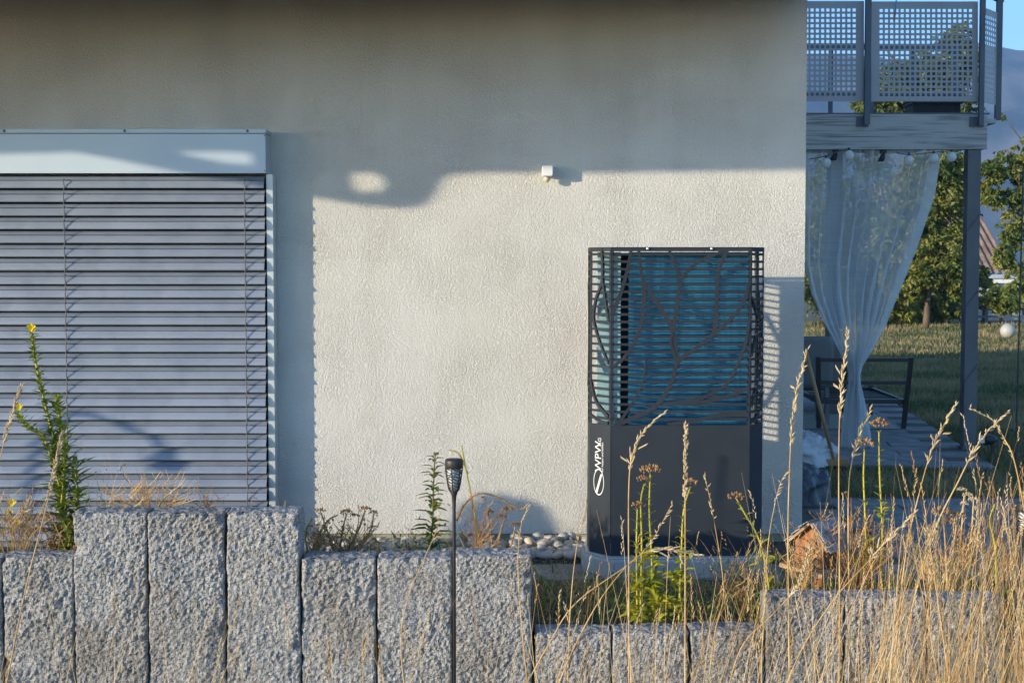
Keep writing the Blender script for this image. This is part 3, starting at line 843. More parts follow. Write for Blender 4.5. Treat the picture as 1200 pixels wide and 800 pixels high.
def perf(u0, u1, v0, v1, hu0, hv0, nu, nv, name='perforated_panel', pts=None):
    """sheet with square holes; the pixel pitch is 6.16"""
    pu = 6.16; hs = 3.7
    xs_ = [u0]; zs_ = [v0]
    for k in range(nu): xs_ += [hu0 + k * pu, hu0 + k * pu + hs]
    for k in range(nv): zs_ += [hv0 + k * pu, hv0 + k * pu + hs]
    xs_.append(u1); zs_.append(v1)
    mb = MB()
    for v in zs_:
        for u in xs_:
            mb.v.append(tuple(pts(u, v)))
    W_ = len(xs_)
    for i in range(len(zs_) - 1):
        for j in range(W_ - 1):
            if i % 2 and j % 2: continue
            a_ = i * W_ + j; mb.f.append((a_, a_ + W_, a_ + W_ + 1, a_ + 1))
    o = mb.build(name, 'perf', bal)
    md = o.modifiers.new('thickness', 'SOLIDIFY'); md.thickness = 0.003; md.offset = -1
    return o
perf(1021, 1146, 2, 119, 1030.8, 10.8, 18, 17, pts=lambda u, v: P(u, v, YP))
perf(927, 1012.5, 1.5, 119, 931.4, 10.2, 12, 17, pts=lambda u, v: P(u, v, YP))
# railing posts with their brackets
def rpost(u0, u1, v1, Y, bracket=None):
    a_ = P(u0, v1, Y); b_ = P(u1, v1, Y); zt_ = P(u0, -22, Y).z
    o = MB().box((a_.x, Y - .02, a_.z), (b_.x, Y + .02, zt_)).build('railing_post', 'steel', bal)
    if bracket:
        p, q = P(bracket[0], 148, Y - .004), P(bracket[1], 136, Y - .004)
        MB().box((p.x, YK - .012, p.z), (q.x, YK - .006, q.z)).build('bracket', 'steel', o)
    return o
rpost(1012.5, 1019, 146, YP - .03, (1006, 1020)); rpost(1146.5, 1152, 147, YP - .03, (1139, 1156))
MB().box((WX, YP - .03, P(1000, -16, YP).z), (P(1152, 0, YP).x, YP + .02, P(1000, -22, YP).z)).build('hand_rail', 'steel', bal)
# the splayed side of the railing
sp0 = V((P(1150, 60, YP).x, YP, 0)); sd = V((math.sin(math.radians(39)), math.cos(math.radians(39)), 0)); SL = 0.30
def side(u, v):
    s = (u - 1021) / 43.0; p = sp0 + sd * (s * SL + .04); return V((p.x, p.y, P(1021, v, YP).z))
perf(1021, 1064, 8, 119, 1026.5, 16, 6, 16, pts=side)
e = sp0 + sd * (SL + .08)
MB().box((e.x - .02, e.y - .02, zb1 - .02), (e.x + .025, e.y + .02, zb1 + 1.15)).build('railing_post', 'steel', bal)
hr = MB().bar((sp0.x, sp0.y, zb1 + .98), (e.x + .05, e.y + .1, zb1 + .98), .05, .035); hr.build('hand_rail', 'steel', bal)
# rear railing bars, seen through the gap
for k in range(7):
    x_ = WX + .4 + k * .42
    MB().box((x_, YK + 2.9, zb1), (x_ + .04, YK + 2.94, zb1 + 1.0)).build('rear_bar', 'steel', bal)
MB().box((WX, YK + 2.88, zb1 + .97), (WX + 3.0, YK + 2.96, zb1 + 1.02)).build('rear_rail', 'steel', bal)
MB().box((WX, YK + 2.88, zb1 + .5), (WX + 3.0, YK + 2.92, zb1 + .53)).build('rear_rail', 'steel', bal)
# posts under the balcony
def post(u0, u1, Y, name, label):
    x0, x1 = P(u0, 400, Y).x, P(u1, 400, Y).x
    t = thing(name, label, 'post', ((x0 + x1) / 2, Y, 0), group='balcony posts')
    zt_ = zb0 - .002 if Y < YK + .2 else zb1 - .062
    MB().box((x0, Y, -.03), (x1, Y + x1 - x0, zt_)).build('shaft', 'post', t)
    MB().box((x0 - .02, Y - .02, -.012), (x1 + .02, Y + x1 - x0 + .02, .012)).build('foot_plate', 'steel', t)
    return t
p1 = post(1131, 1146, YK + .01, 'balcony_post', 'grey square post under the open end of the balcony')
post(970, 985, YK + 2.7, 'balcony_post', 'grey square post seen through the sheer curtain')
# wire wound up the post
mb = MB(); x0 = P(1131, 400, YK).x; w_ = P(1146, 400, YK).x - x0
pts = []
for k in range(61):
    f = k / 60; a_ = f * 2 * math.pi * 3.5 + 1.0
    pts.append((x0 + w_ / 2 + (w_ / 2 + .006) * max(-1, min(1, 1.35 * math.cos(a_))), YK + .01 + w_ / 2 + (w_ / 2 + .006) * max(-1, min(1, 1.35 * math.sin(a_))), .25 + 2.15 * f))
mb.tube(pts, .004, 5)
tag(mb.build('wire', 'cord', at=(x0, YK, 0)), 'thin dark wire wound round the open balcony post', 'wire')
# string of round lamps
sl = thing('string_lights', 'string of white paper ball lamps under the balcony edge', 'string lights', (WX + 1, YK + .1, 2.35))
bulbs = [(968, 191, -.06), (995, 182, -.05), (1018, 180, .25), (1038, 182, .3), (1065, 188, -.05), (1094, 186, -.06), (1115, 184, -.04)]
wire = [P(935, 188, YK + .3)]
for (u, v, dy) in bulbs: wire.append(P(u - 4, v - 7, YK + dy))
MB().tube(catmull(wire, 4), .004, 5).build('cord', 'cord', sl)
for (u, v, dy) in bulbs:
    c = P(u, v, YK + dy); r = .041
    mb = MB().lathe(c, [(r * math.sin(math.pi * i / 10) * (1 if i % 2 else .98) + .0005, -r * math.cos(math.pi * i / 10)) for i in range(11)], 16)
    b_ = mb.build('bulb', 'bulb', sl, True)
    MB().lathe(c, [(.010, r - .004), (.010, r + .02)], 8).build('socket', 'black', b_)
for (u, v, lab) in ((979, 180, 'small black clip lamp under the beam, nearer the house wall'), (1035, 181, 'small black clip lamp under the middle of the beam')):
    c = P(u, v, YK + .05); t = thing('clip_lamp', lab, 'lamp', (c.x, c.y, zb0), group='clip lamps under the beam')
    MB().box((c.x - .022, c.y - .02, c.z + .01), (c.x + .022, c.y + .02, zb0 - .001)).build('clamp', 'black', t)
    mb = MB().lathe(V((c.x, c.y, c.z - .055)), [(.026, 0), (.024, .03), (.012, .06), (.008, .065)], 14)
    mb.v = [(c.x + (p[0]-c.x) + (p[2]-c.z) * .35, p[1], p[2]) for p in mb.v]; mb.build('lamp_head', 'black', t, True)
# curtain
def lerp_pts(tab, v):
    for (v0, x0_), (v1, x1_) in zip(tab, tab[1:]):
        if v <= v1: 
            f = (v - v0) / (v1 - v0); return x0_ + (x1_ - x0_) * f
    return tab[-1][1]
LT = [(176, 941), (250, 941.5), (310, 943), (345, 951), (380, 966), (410, 983), (428, 993), (440, 995.5), (450, 995), (470, 990), (500, 986), (531, 984)]
RT = [(176, 1103), (230, 1095), (290, 1075), (340, 1055), (380, 1038), (410, 1022), (428, 1010), (440, 1007), (450, 1008), (470, 1013), (500, 1019), (531, 1023.5)]
NF = 11
ph = [R.uniform(-.4, .4) for _ in range(40)]
def cfn(u, t):
    v = 176 + (531 - 176) * t
    l, r_ = lerp_pts(LT, v), lerp_pts(RT, v)
    wdt = (r_ - l)
    tight = 1 - min(1, wdt / 150)
    cov = .45 + .5 * math.sin(u * 21) + 2.1 * tight if v < 445 else 1.5
    uu = u + (.045 * math.sin(u * 9 + 1) + .03 * math.sin(u * 23 + 2 + t * 1.5) + .012 * math.sin(u * 47 + t * 3)) * (1 - abs(2 * u - 1))
    x = uu + cov / (NF * 2 * math.pi) * math.sin(2 * math.pi * NF * uu + ph[int(u * 10)] * .3) * (1 if 0.02 < u < .98 else .3)
    x = min(1.0, max(0.0, x))
    amp = .03 + .03 * tight + .03 * math.sin(t * 4 + u * 17)
    y = YK + .06 + amp * math.cos(2 * math.pi * NF * uu + 2.2 * math.sin(t * 2.3)) + .02 * math.sin(u * 5 + t * 3)
    p = P(l + wdt * x, v, YK + .06); return (p.x, y, p.z)
cur = thing('curtain', 'white sheer curtain tied in the middle under the balcony', 'curtain', (P(1003, 530, YK).x, YK + .06, 0))
MB().grid(cfn, 220, 90).build('cloth', 'curtain', cur, True)
# hem along the free edge: doubled cloth
def hem(u, t):
    p = V(cfn(.995, t)); q = V(cfn(.90, t)); return (p.x + (q.x - p.x) * u * (0.8), p.y - .012, p.z)
MB().grid(hem, 3, 60).build('hem', 'curtain', cur, True)
tc = P(1001, 441, YK + .06); tr = P(1008, 441, YK).x - tc.x
mb = MB().lathe(tc, [(tr * .9, -.055), (tr * 1.15, -.04), (tr * 1.2, -.01), (tr * 1.15, .02), (tr * .9, .035)], 16); mb.build('tie_band', 'tarp', cur, True)

# lounge chairs of dark metal
def lounge(org, label):
    t = thing('garden_chair', label, 'chair', org, group='dark metal garden chairs')
    ox, oy, oz = org; w2 = .39; D_ = 1.15; m = 'metal_dark'
    for sx in (-1, 1):
        MB().bar((ox + sx * w2, oy, 0), (ox + sx * (w2 + .035), oy - .10, .665), .038, .038).build('rear_leg', m, t)
        MB().bar((ox + sx * (w2 - .01), oy + D_, 0), (ox + sx * (w2 - .01), oy + D_, .31), .038, .038).build('front_leg', m, t)
        MB().bar((ox + sx * w2, oy + .01, .25), (ox + sx * (w2 - .01), oy + D_, .27), .038, .038).build('side_rail', m, t)
    for z, dy in ((.64, -.096), (.43, -.065)):
        MB().bar((ox - w2 - .03, oy + dy, z), (ox + w2 + .03, oy + dy, z), .034, .034).build('back_rail', m, t)
    MB().bar((ox - w2, oy + .012, .25), (ox + w2, oy + .012, .25), .04, .04).build('seat_rail', m, t)
    MB().bar((ox - w2, oy + D_ - .012, .27), (ox + w2, oy + D_ - .012, .27), .04, .04).build('seat_rail', m, t)
    for k in range(7):
        y = oy + .15 + k * .13
        MB().bar((ox - w2 + .01, y, .257), (ox + w2 - .01, y, .257), .035, .008).build('slat', m, t)
    return t
q = G(1009, 502); lounge((q.x, q.y, 0), 'low dark metal chair frame with bare slats beside the tied curtain')
q2 = G(975, 486); c2 = lounge((q2.x - .25, q2.y + .2, 0), 'dark metal chair with grey seat cushion behind the sheer curtain')
mb = rbox((q2.x - .6, q2.y + .25, .275), (q2.x + .1, q2.y + 1.2, .36), .03)
tag(mb.build('seat_cushion', 'cushion', at=(q2.x - .25, q2.y + .7, .275)), 'grey patterned cushion lying on the rear metal chair', 'cushion')
# grey plastic chair, its rounded back by the house corner
q = G(952, 500); pc = thing('plastic_chair', 'grey plastic chair with rounded back half hidden by the house corner', 'chair', (q.x, q.y + .3, 0))
def pbk(u, t):
    a_ = (u - .5) * 1.5; zz = .36 + .48 * t
    e_ = 1 - max(0, (t - .75) / .25) ** 2 * .12
    return (q.x - .06 + .27 * math.sin(a_) / math.sin(.75) * e_, q.y + .1 + .10 * (math.cos(a_) - 1) * -1 - .08 * t, zz)
o = MB().grid(pbk, 12, 12).build('backrest', 'plastic_grey', pc, True); md = o.modifiers.new('thickness', 'SOLIDIFY'); md.thickness = .02
rbox((q.x - .31, q.y + .12, .36), (q.x + .19, q.y + .6, .40), .01).build('seat', 'plastic_grey', pc)
for sx, sy in ((-.29, .14), (.17, .14), (-.29, .56), (.17, .56)):
    MB().bar((q.x + sx, q.y + sy, 0), (q.x + sx * .95, q.y + sy, .37), .035).build('leg', 'plastic_grey', pc)
# mat, broom stick, covers
c4 = [G(930, 503), G(1055, 503), G(1020, 483), G(930, 483)]
mb = MB().grid(lambda u, t: (c4[0].x + (c4[1].x - c4[0].x) * u + (c4[2].x - c4[1].x) * t * u, c4[0].y + (c4[2].y - c4[0].y) * t, .006 + .003 * nz(u * 20, t * 20)), 16, 12)
tag(mb.build('outdoor_mat', 'mat', at=(c4[0].x, c4[0].y, 0)), 'pale flat outdoor mat lying under the metal chair', 'mat')
st = thing('broom', 'brown broom stick leaning against the house corner', 'broom', G(976, 545))
a_ = G(977, 545); b_ = P(944.5, 412, a_.y - .1)
MB().tube([a_ + V((0, 0, .03)), b_], .014, 10).build('handle', 'stick', st, True)
MB().box((a_.x - .13, a_.y - .03, 0.0), (a_.x + .1, a_.y + .03, .05)).build('brush', 'stick', st)
def heap(u0, u1, v0, v1, m, name, label, cat, seed):
    a_ = G(u0, v1); b_ = G(u1, v1); zt_ = P(u0, v0, a_.y + .25).z
    def fn(u, t):
        ang = u * 2 * math.pi; r = math.sin(t * math.pi / 2); h = math.cos(t * math.pi / 2) ** .6
        k_ = 1 + .28 * nz(math.cos(ang) * 2 + seed, math.sin(ang) * 2, t * 3) + .12 * nz(math.cos(ang) * 7 + seed, math.sin(ang) * 7, t * 8)
        cr = .035 * abs(nz(u * 25 + seed, t * 6)) + .03 * nz(math.cos(ang) * 9, math.sin(ang) * 9, t * 9 + seed)
        return ((a_.x + b_.x) / 2 + (b_.x - a_.x) / 2 * r * k_ * math.cos(ang), a_.y + .3 + .3 * r * k_ * math.sin(ang), max(0, zt_ * h + cr * (1 if t < .95 else 0)))
    tag(MB().grid(fn, 60, 24).build(name, m, at=((a_.x + b_.x) / 2, a_.y + .3, 0), smooth=True), label, cat)
heap(905, 986, 508, 548, 'tarp', 'folded_cover', 'crumpled white cover heaped on the terrace behind the house corner', 'cover', 3)
heap(900, 984, 545, 592, 'tarp_dark', 'plastic_sack', 'dark shiny plastic sack lying in front of the white cover', 'sack', 8)
# globe, thin rod, ground spot
q = G(1181, 396); 
tag(MB().lathe(V((q.x, q.y, .155)), [(.16 * math.sin(math.pi * i / 14) + .001, -.16 * math.cos(math.pi * i / 14)) for i in range(15)], 24).build('garden_globe', 'globe', at=(q.x, q.y, 0), smooth=True), 'white garden globe lying on the far lawn', 'globe')
q = G(1190, 545); tt = P(1196, 385, q.y)
rod = thing('garden_stake', 'thin dark stake standing in the lawn by the picture edge', 'stake', q)
MB().tube([q, (tt.x, q.y, tt.z + 1.2)], .006, 6).build('rod', 'metal_dark', rod)
q = G(1163, 534); sp = thing('spot_lamp', 'small black spot lamp on a spike in the lawn', 'lamp', q)
MB().bar(q, q + V((0, 0, .13)), .02).build('spike', 'black', sp)
c = P(1160, 514, q.y); mb = MB().lathe((0, 0, 0), [(.018, -.06), (.036, -.03), (.045, .04), (.045, .05), (.035, .045)], 16)
mb.v = [(c.x - p[2] * .9, c.y + p[0], c.z + p[1] - .005) for p in mb.v]; mb.build('lamp_head', 'black', sp, True)
MB().box((c.x - .085, c.y - .03, c.z - .03), (c.x - .05, c.y + .03, c.z + .025)).build('lamp_glass', 'white', sp)
# things on the balcony
c = P(1098, 127, YK + .5); pb = thing('planter_box', 'dark planter box standing on the balcony floor', 'planter', (c.x, YK + .5, zb1 - .02))
MB().box((c.x - .2, YK + .5, zb1 - .018), (c.x + .2, YK + .75, zb1 + .14)).build('trough', 'black', pb)
MB().box((c.x - .215, YK + .485, zb1 + .142), (c.x + .215, YK + .765, zb1 + .16)).build('rim', 'black', pb)
c = P(1049, 21, YP - .05); hg = thing('hanging_cord', 'blue cord with an orange tip hanging over the balcony railing', 'cord', c)
MB().tube([P(1048.5, 22, YP - .05), P(1050, 10, YP - .05), P(1051, -25, YP - .03)], .005, 6).build('cord', 'bluecord', hg)
MB().tube([P(1048.3, 23, YP - .055), P(1049, 15.5, YP - .055)], [.006, .008], 8).build('tip', 'orange', hg)
# parasol folded out on the balcony: only its pale cloth shows through the holes

# ================================================================== BEYOND THE LAWN
# lawn blades
lb = MB(); RR = random.Random(3)
for k in range(36000):
    d = 7.4 + 31 * RR.random() ** 1.6; 
    u = RR.uniform(935, 1235); x = (u - 600) / FPX * d; y = d - 7.5
    if x < WX + .05 and y < 9.2: continue
    rel = V((x - tor.x, y - tor.y, 0)); aa = rel.x * ca + rel.y * sa; bb = -rel.x * sa + rel.y * ca
    if -4.5 < aa < 0.02 and -1.2 < bb < 6.2: continue
    if y < 1.62: continue
    h = RR.uniform(.03, .075) * (1 + d * .02); wd2 = .004 + .0006 * d; an = RR.uniform(0, 6.28)
    dx, dy = math.cos(an) * wd2, math.sin(an) * wd2; lx, ly = RR.uniform(-.04, .04), RR.uniform(-.04, .04)
    z0 = ground_z(x, y) - .005
    lb.add([(x - dx, y - dy, z0), (x + dx, y + dy, z0), (x + lx, y + ly, z0 + h)], [(0, 1, 2)])
o = lb.build('lawn_grass', 'lawnblade'); tag(o, 'short half dry lawn grass beyond the terrace', 'grass', kind='stuff')

def clump_crown(mb, blobs, nleaf, size, rng, dens=1.0, droop=.3):
    """leaves gathered in clumps through each blob (centre, radii)"""
    for (c, r) in blobs:
        c = V(c); ncl = max(4, int(nleaf / 26))
        for k in range(ncl):
            v_ = V((rng.gauss(0, 1), rng.gauss(0, 1), rng.gauss(0, 1))).normalized() * (rng.random() ** .45)
            cc = c + V((v_.x * r[0], v_.y * r[1], v_.z * r[2])); cs = rng.uniform(.10, .26) * max(r) * .55
            for j in range(26):
                w_ = V((rng.gauss(0, .6), rng.gauss(0, .6), rng.gauss(0, .5))) * cs
                dr = (w_ + V((rng.uniform(-.5, .5), rng.uniform(-.5, .5), -droop))).normalized() if w_.length > 1e-5 else V((0, 0, 1))
                nn = V((rng.uniform(-1, 1), rng.uniform(-1, 1), rng.uniform(.0, 1)))
                s_ = size * rng.uniform(.6, 1.3)
                mb.leaf(cc + w_, dr, nn, s_, s_ * .5, .12)
def tree(name, label, cat, base, limbs, blobs, nleaf, size, m, seed, group=None):
    rng = random.Random(seed); base = V(base)
    t = thing(name, label, cat, base, group=group)
    tr_ = MB()
    for (pts, r0, r1) in limbs:
        q_ = catmull(pts, 5); tr_.tube(q_, [r0 + (r1 - r0) * i / (len(q_) - 1) for i in range(len(q_))], 7)
    tr_.build('trunk', 'bark', t, True)
    cr = MB(); clump_crown(cr, blobs, nleaf, size, rng); cr.build('crown', m, t)
    return t
def blob(u, v, Y, ru, rv_, ry=None):
    s_ = (Y + 7.5) / FPX; return (P(u, v, Y), (ru * s_, ry or ru * s_, rv_ * s_))
GB = 'trees and bushes beyond the lawn'
Y1 = 27.0
b0 = G(1085, 384, -.04); b0.y = Y1; b0.x = P(1085, 380, Y1).x
tree('garden_tree', 'olive leaved tree between the curtain and the balcony post', 'tree', (b0.x, Y1, -.04),
     [([(b0.x, Y1, -.1), P(1088, 320, Y1), P(1078, 260, Y1), P(1085, 200, Y1)], .09, .03), ([P(1088, 320, Y1), P(1110, 260, Y1), P(1128, 195, Y1)], .05, .02), ([P(1084, 300, Y1), P(1060, 255, Y1), P(1045, 225, Y1)], .05, .02)],
     [blob(1085, 225, Y1, 40, 44), blob(1058, 270, Y1, 36, 48), blob(1112, 250, Y1, 32, 52), blob(1092, 300, Y1, 42, 36), blob(1122, 205, Y1, 20, 28), blob(1062, 325, Y1, 32, 30), blob(1092, 195, Y1, 34, 22), blob(1120, 320, Y1, 22, 30)], 3600, .12, 'leaf_olive', 5, GB)
Y2 = 23.0; bx_ = P(1190, 380, Y2).x
tree('garden_tree', 'loose green tree hanging over the tiled roof by the picture edge', 'tree', (bx_ + .4, Y2, -.04),
     [([(bx_ + .4, Y2, -.1), P(1205, 300, Y2), P(1195, 220, Y2), P(1180, 175, Y2)], .09, .02), ([P(1202, 260, Y2), P(1180, 235, Y2), P(1160, 200, Y2)], .04, .012), ([P(1200, 230, Y2), P(1215, 190, Y2), P(1222, 160, Y2)], .04, .012)],
     [blob(1192, 190, Y2, 22, 26), blob(1166, 198, Y2, 22, 18), blob(1172, 232, Y2, 24, 13), blob(1203, 225, Y2, 18, 34), blob(1186, 268, Y2, 16, 30), blob(1194, 330, Y2, 20, 36), blob(1155, 216, Y2, 13, 24), blob(1214, 174, Y2, 20, 22), blob(1176, 300, Y2, 12, 16)], 1250, .10, 'leaf_olive', 9, GB)
tw = P(1175, 135, Y2)
tree('garden_tree', 'small sunlit twig top standing free before the mountain', 'tree', (P(1210, 300, Y2 + .6).x + .6, Y2 + .6, -.04),
     [([(P(1210, 300, Y2 + .6).x + .6, Y2 + .6, -.1), P(1222, 260, Y2 + .6), P(1212, 190, Y2 + .6), P(1176, 136, Y2 + .6)], .05, .006)], [blob(1175, 136, Y2 + .6, 6, 7)], 60, .07, 'leaf_light', 31, GB)
Y3 = 29.0
for k, (u, v, ru, rv_, lab, mm) in enumerate([(965, 268, 34, 110, 'dark bush seen through the sheer curtain next to the house corner', 'leaf_dark'), (1018, 262, 38, 112, 'tall dark bush behind the middle of the sheer curtain', 'leaf_dark'),
        (1048, 350, 30, 30, 'low yellow green bush at the end of the lawn beside the curtain', 'leaf_light'), (1103, 350, 26, 26, 'rounded olive bush at the lawn end left of the balcony post', 'leaf_olive'),
        (1172, 347, 26, 18, 'bright green bush in front of the white gutter', 'leaf_light'), (1004, 352, 30, 28, 'low olive bush at the lawn end behind the lower curtain', 'leaf_olive'), (1078, 358, 20, 18, 'low light green bush hiding the foot of the olive tree', 'leaf_light'), (1152, 322, 8, 14, 'slim olive bush under the tiled roof right of the post', 'leaf_olive')]):
    bx_ = P(u, 380, Y3 + k * .4).x; yy = Y3 + k * .4
    tree('bush', lab, 'bush', (bx_, yy, -.04), [([(bx_, yy, -.1), P(u + 3, v + rv_ * .3, yy), P(u - 4, v - rv_ * .5, yy)], .05, .015), ([P(u + 2, v + rv_ * .4, yy), P(u + 12, v - rv_ * .2, yy)], .03, .01)],
         [blob(u, v, yy, ru, rv_), blob(u + ru * .3, v + rv_ * .55, yy, ru * .8, rv_ * .45), blob(u - ru * .4, v + rv_ * .3, yy, ru * .7, rv_ * .5)], int(40 * ru * math.sqrt(rv_ / 20)) + 400, .12, mm, 40 + k, GB)
Y4 = 33.0; bx_ = P(1085, 380, Y4).x
tree('garden_tree', 'tall dark tree seen through the holes of the balcony railing', 'tree', (bx_, Y4, -.04),
     [([(bx_, Y4, -.1), P(1085, 250, Y4), P(1090, 120, Y4), P(1110, 60, Y4)], .16, .04), ([P(1088, 150, Y4), P(1060, 90, Y4), P(1040, 60, Y4)], .07, .03)],
     [blob(1105, 85, Y4, 42, 45), blob(1065, 100, Y4, 40, 36), blob(1122, 60, Y4, 22, 34), blob(1040, 118, Y4, 40, 24), blob(1110, 140, Y4, 36, 40)], 2600, .17, 'leaf_dark', 77, GB)
# neighbour's house, standing lower
YN = 44.0
nh = thing('neighbour_house', 'neighbouring house with brown tiled roof and white gutter behind the trees', 'house', (P(1130, 330, YN).x, YN, -3))
nx0, nx1 = P(1035, 330, YN).x, P(1188, 330, YN).x
ze = P(1130, 322, YN).z; zr = P(1130, 215, YN + 3.2).z
MB().box((nx0 + .3, YN + .5, -3.1), (nx1 - .3, YN + 6, ze)).build('wall', 'concrete', nh)
def nroof(u, t):
    x = nx0 + (nx1 - nx0) * u - t * .9 * (u - .3) * 1.6
    return (x, YN + 3.2 * t, ze + .05 + (zr - ze) * t + .05 * math.sin(u * (nx1 - nx0) / .26 * 2 * math.pi) + .035 * ((t * 14) % 1))
rr_ = MB().grid(nroof, 150, 28); rr_.grid(lambda u, t: (nx0 + (nx1 - nx0) * u - (1 - t) * .9 * (u - .3) * 1.6, YN + 3.25 + 3.2 * t, zr + .04 - (zr - ze) * t), 10, 2)
rr_.build('roof', 'tile', nh)
MB().box((nx0 - .1, YN - .15, ze - .12), (nx1 + .1, YN - .02, ze + .01)).build('gutter', 'alubox', nh)
MB().box((nx0, YN - .015, ze - .30), (nx1, YN + .05, ze - .121)).build('fascia', 'white', nh)
# garden fence and low wall at the end of the lawn
YE = 30.5
fn_ = thing('garden_fence', 'dark post and rail fence at the end of the lawn', 'fence', (P(1130, 375, YE).x, YE, -.04))
for k in range(9):
    x_ = P(1045 + k * 22, 375, YE).x
    MB().box((x_, YE, -.05), (x_ + .07, YE + .07, P(1100, 354 + (k % 2), YE).z)).build('fence_post', 'steel', fn_)
for v in (357, 371):
    za = P(1100, v, YE).z
    MB().box((P(1035, 375, YE).x, YE - .03, za - .03), (P(1250, 375, YE).x, YE - .005, za + .03)).build('fence_rail', 'steel', fn_)
YW = 33.5
lw = thing('low_wall', 'pale low garden wall behind the fence', 'wall', (P(1130, 372, YW).x, YW, -.05))
for k in range(6):
    xa = P(1030 + k * 40, 372, YW).x; xb = P(1030 + k * 40 + 39.6, 372, YW).x
    MB().box((xa, YW, -.3), (xb, YW + .2, P(1100, 358, YW).z)).build('wall_block', 'concrete', lw)
MB().box((P(1028, 372, YW).x, YW - .03, P(1100, 358, YW).z + .001), (P(1272, 372, YW).x, YW + .23, P(1100, 354.5, YW).z)).build('coping', 'concrete', lw)

# ================================================================== PLANTS
R = random.Random(21)
def px(Y): return (Y + 7.5) / FPX            # metres per photograph pixel at that depth
def spikelet(mb, p, d, ln, wd):
    d = d.normalized(); x = d.cross(V((.2, 1, .1))).normalized(); y = d.cross(x)
    a_ = p; m_ = p + d * ln * .4; e = p + d * ln
    mb.add([a_, m_ + x*wd, m_ + y*wd, m_ - x*wd, m_ - y*wd, e], [(0,2,1),(0,3,2),(0,4,3),(0,1,4),(5,1,2),(5,2,3),(5,3,4),(5,4,1)])
def grass_stalk(trace, Y, head, label, style='loose', rad=.0032, lean=.1):
    """trace: pixels from foot to tip; head: share of the length that carries seeds"""
    n0 = len(trace)
    pts = catmull([P(u, v, Y + lean * i / n0) for i, (u, v) in enumerate(trace)], 8)
    foot = pts[0].copy(); gz = ground_z(foot.x, foot.y) if Y < -1.95 else soil_h(foot.x, foot.y)
    if foot.z > gz: pts = [V((foot.x - (pts[1].x - foot.x) * 2, foot.y, gz - .01))] + pts
    t = thing('grass_stalk', label, 'grass stalk', (pts[0].x, pts[0].y, gz), group='tall dry grass stalks')
    n = len(pts); MB().tube(pts, [rad * (1 - .6 * i / (n - 1)) for i in range(n)], 5).build('stem', 'straw', t, True)
    hd = MB(); L_ = [0]
    for i in range(1, n): L_.append(L_[-1] + (pts[i] - pts[i-1]).length)
    tot = L_[-1]; s = tot - head
    while s < tot:
        i = max(k for k in range(n - 1) if L_[k] <= s); f = (s - L_[i]) / (L_[i+1] - L_[i] + 1e-9)
        p = pts[i].lerp(pts[i+1], f); d = (pts[i+1] - pts[i]).normalized(); g_ = (s - (tot - head)) / head
        side_ = V((R.uniform(-1, 1), R.uniform(-1, 1), R.uniform(-.6, .4)))
        if style == 'loose':
            dd = d * 1.0 + side_ * (.75 if R.random() < .3 else .3); ln = R.uniform(.018, .034) * (1.1 - .4 * g_); spikelet(hd, p + side_ * .002, dd, ln, .0033); s += .0058
            if R.random() < .13 and g_ < .6:
                b_ = p + (d * .6 + side_).normalized() * R.uniform(.02, .05)
                for q_ in range(4): spikelet(hd, p.lerp(b_, .4 + .2 * q_), (b_ - p) + d * .02, .02, .003)
        elif style == 'dense':
            dd = d + side_ * .45; spikelet(hd, p + side_ * .0035, dd, R.uniform(.012, .02), .0035); s += .0022
        else:
            dd = d + side_ * .9; spikelet(hd, p, dd, R.uniform(.016, .028), .0028); s += .013
    hd.build('seed_head', 'straw_pale', t)
    return t
YG = -2.45
grass_stalk([(737, 835), (737, 700), (737, 570), (743, 527), (757, 502), (779, 483)], YG, .26, 'tall nodding grass stalk in front of the heat pump', 'loose')
grass_stalk([(803, 835), (803, 700), (803, 580), (804, 497)], YG, .27, 'thick upright grass ear before the middle of the heat pump', 'dense', .0038)
grass_stalk([(926, 850), (924, 700), (924, 590), (930, 480), (946, 410)], YG - .05, .36, 'tall grass ear rising at the corner of the house wall', 'loose', .0036)
grass_stalk([(983, 850), (984, 700), (983, 560), (985, 470), (994, 386)], YG, .33, 'highest grass ear standing before the tied curtain', 'loose', .0036)
grass_stalk([(997, 800), (994, 620), (996, 556), (1006, 515), (1021, 478)], YG + .1, .20, 'short grass ear just right of the tied curtain', 'loose')
grass_stalk([(1043, 830), (1060, 660), (1078, 575), (1095, 520), (1121, 472)], YG, .26, 'slanting grass ear over the terrace slabs', 'loose')
grass_stalk([(1040, 840), (1085, 650), (1125, 560), (1150, 515), (1181, 482)], YG - .1, .24, 'grass ear leaning across the foot of the balcony post', 'loose', .0036)
grass_stalk([(1215, 780), (1206, 640), (1190, 545), (1176, 512), (1163, 492), (1136, 478)], YG - .05, .25, 'arching grass ear curving down before the lawn at the picture edge', 'sparse')
grass_stalk([(-40, 830), (-20, 640), (3, 525), (25, 452)], YG, .22, 'grass ear beside the yellow flowering plant at the picture edge', 'dense')
grass_stalk([(2, 830), (30, 690), (55, 590), (73, 508)], YG - .1, .24, 'thin slanting grass stalk crossing the flowering plant', 'dense')
grass_stalk([(905, 850), (935, 770), (975, 705), (1020, 655), (1072, 600)], YG - .25, .22, 'pale drooping grass ear slanting over the wooden bird house', 'loose')
grass_stalk([(640, 840), (672, 760), (712, 690), (760, 645), (822, 650)], YG - .1, .2, 'pale bent grass ear nodding over the plinth', 'loose')
grass_stalk([(590, 850), (640, 760), (676, 705), (752, 648), (788, 590)], YG, .2, 'slender grass ear slanting before the corner panel', 'sparse')
grass_stalk([(622, 840), (612, 740), (607, 660), (612, 610), (622, 592)], YG + .05, .17, 'slim grass ear next to the black torch', 'sparse', .0026)
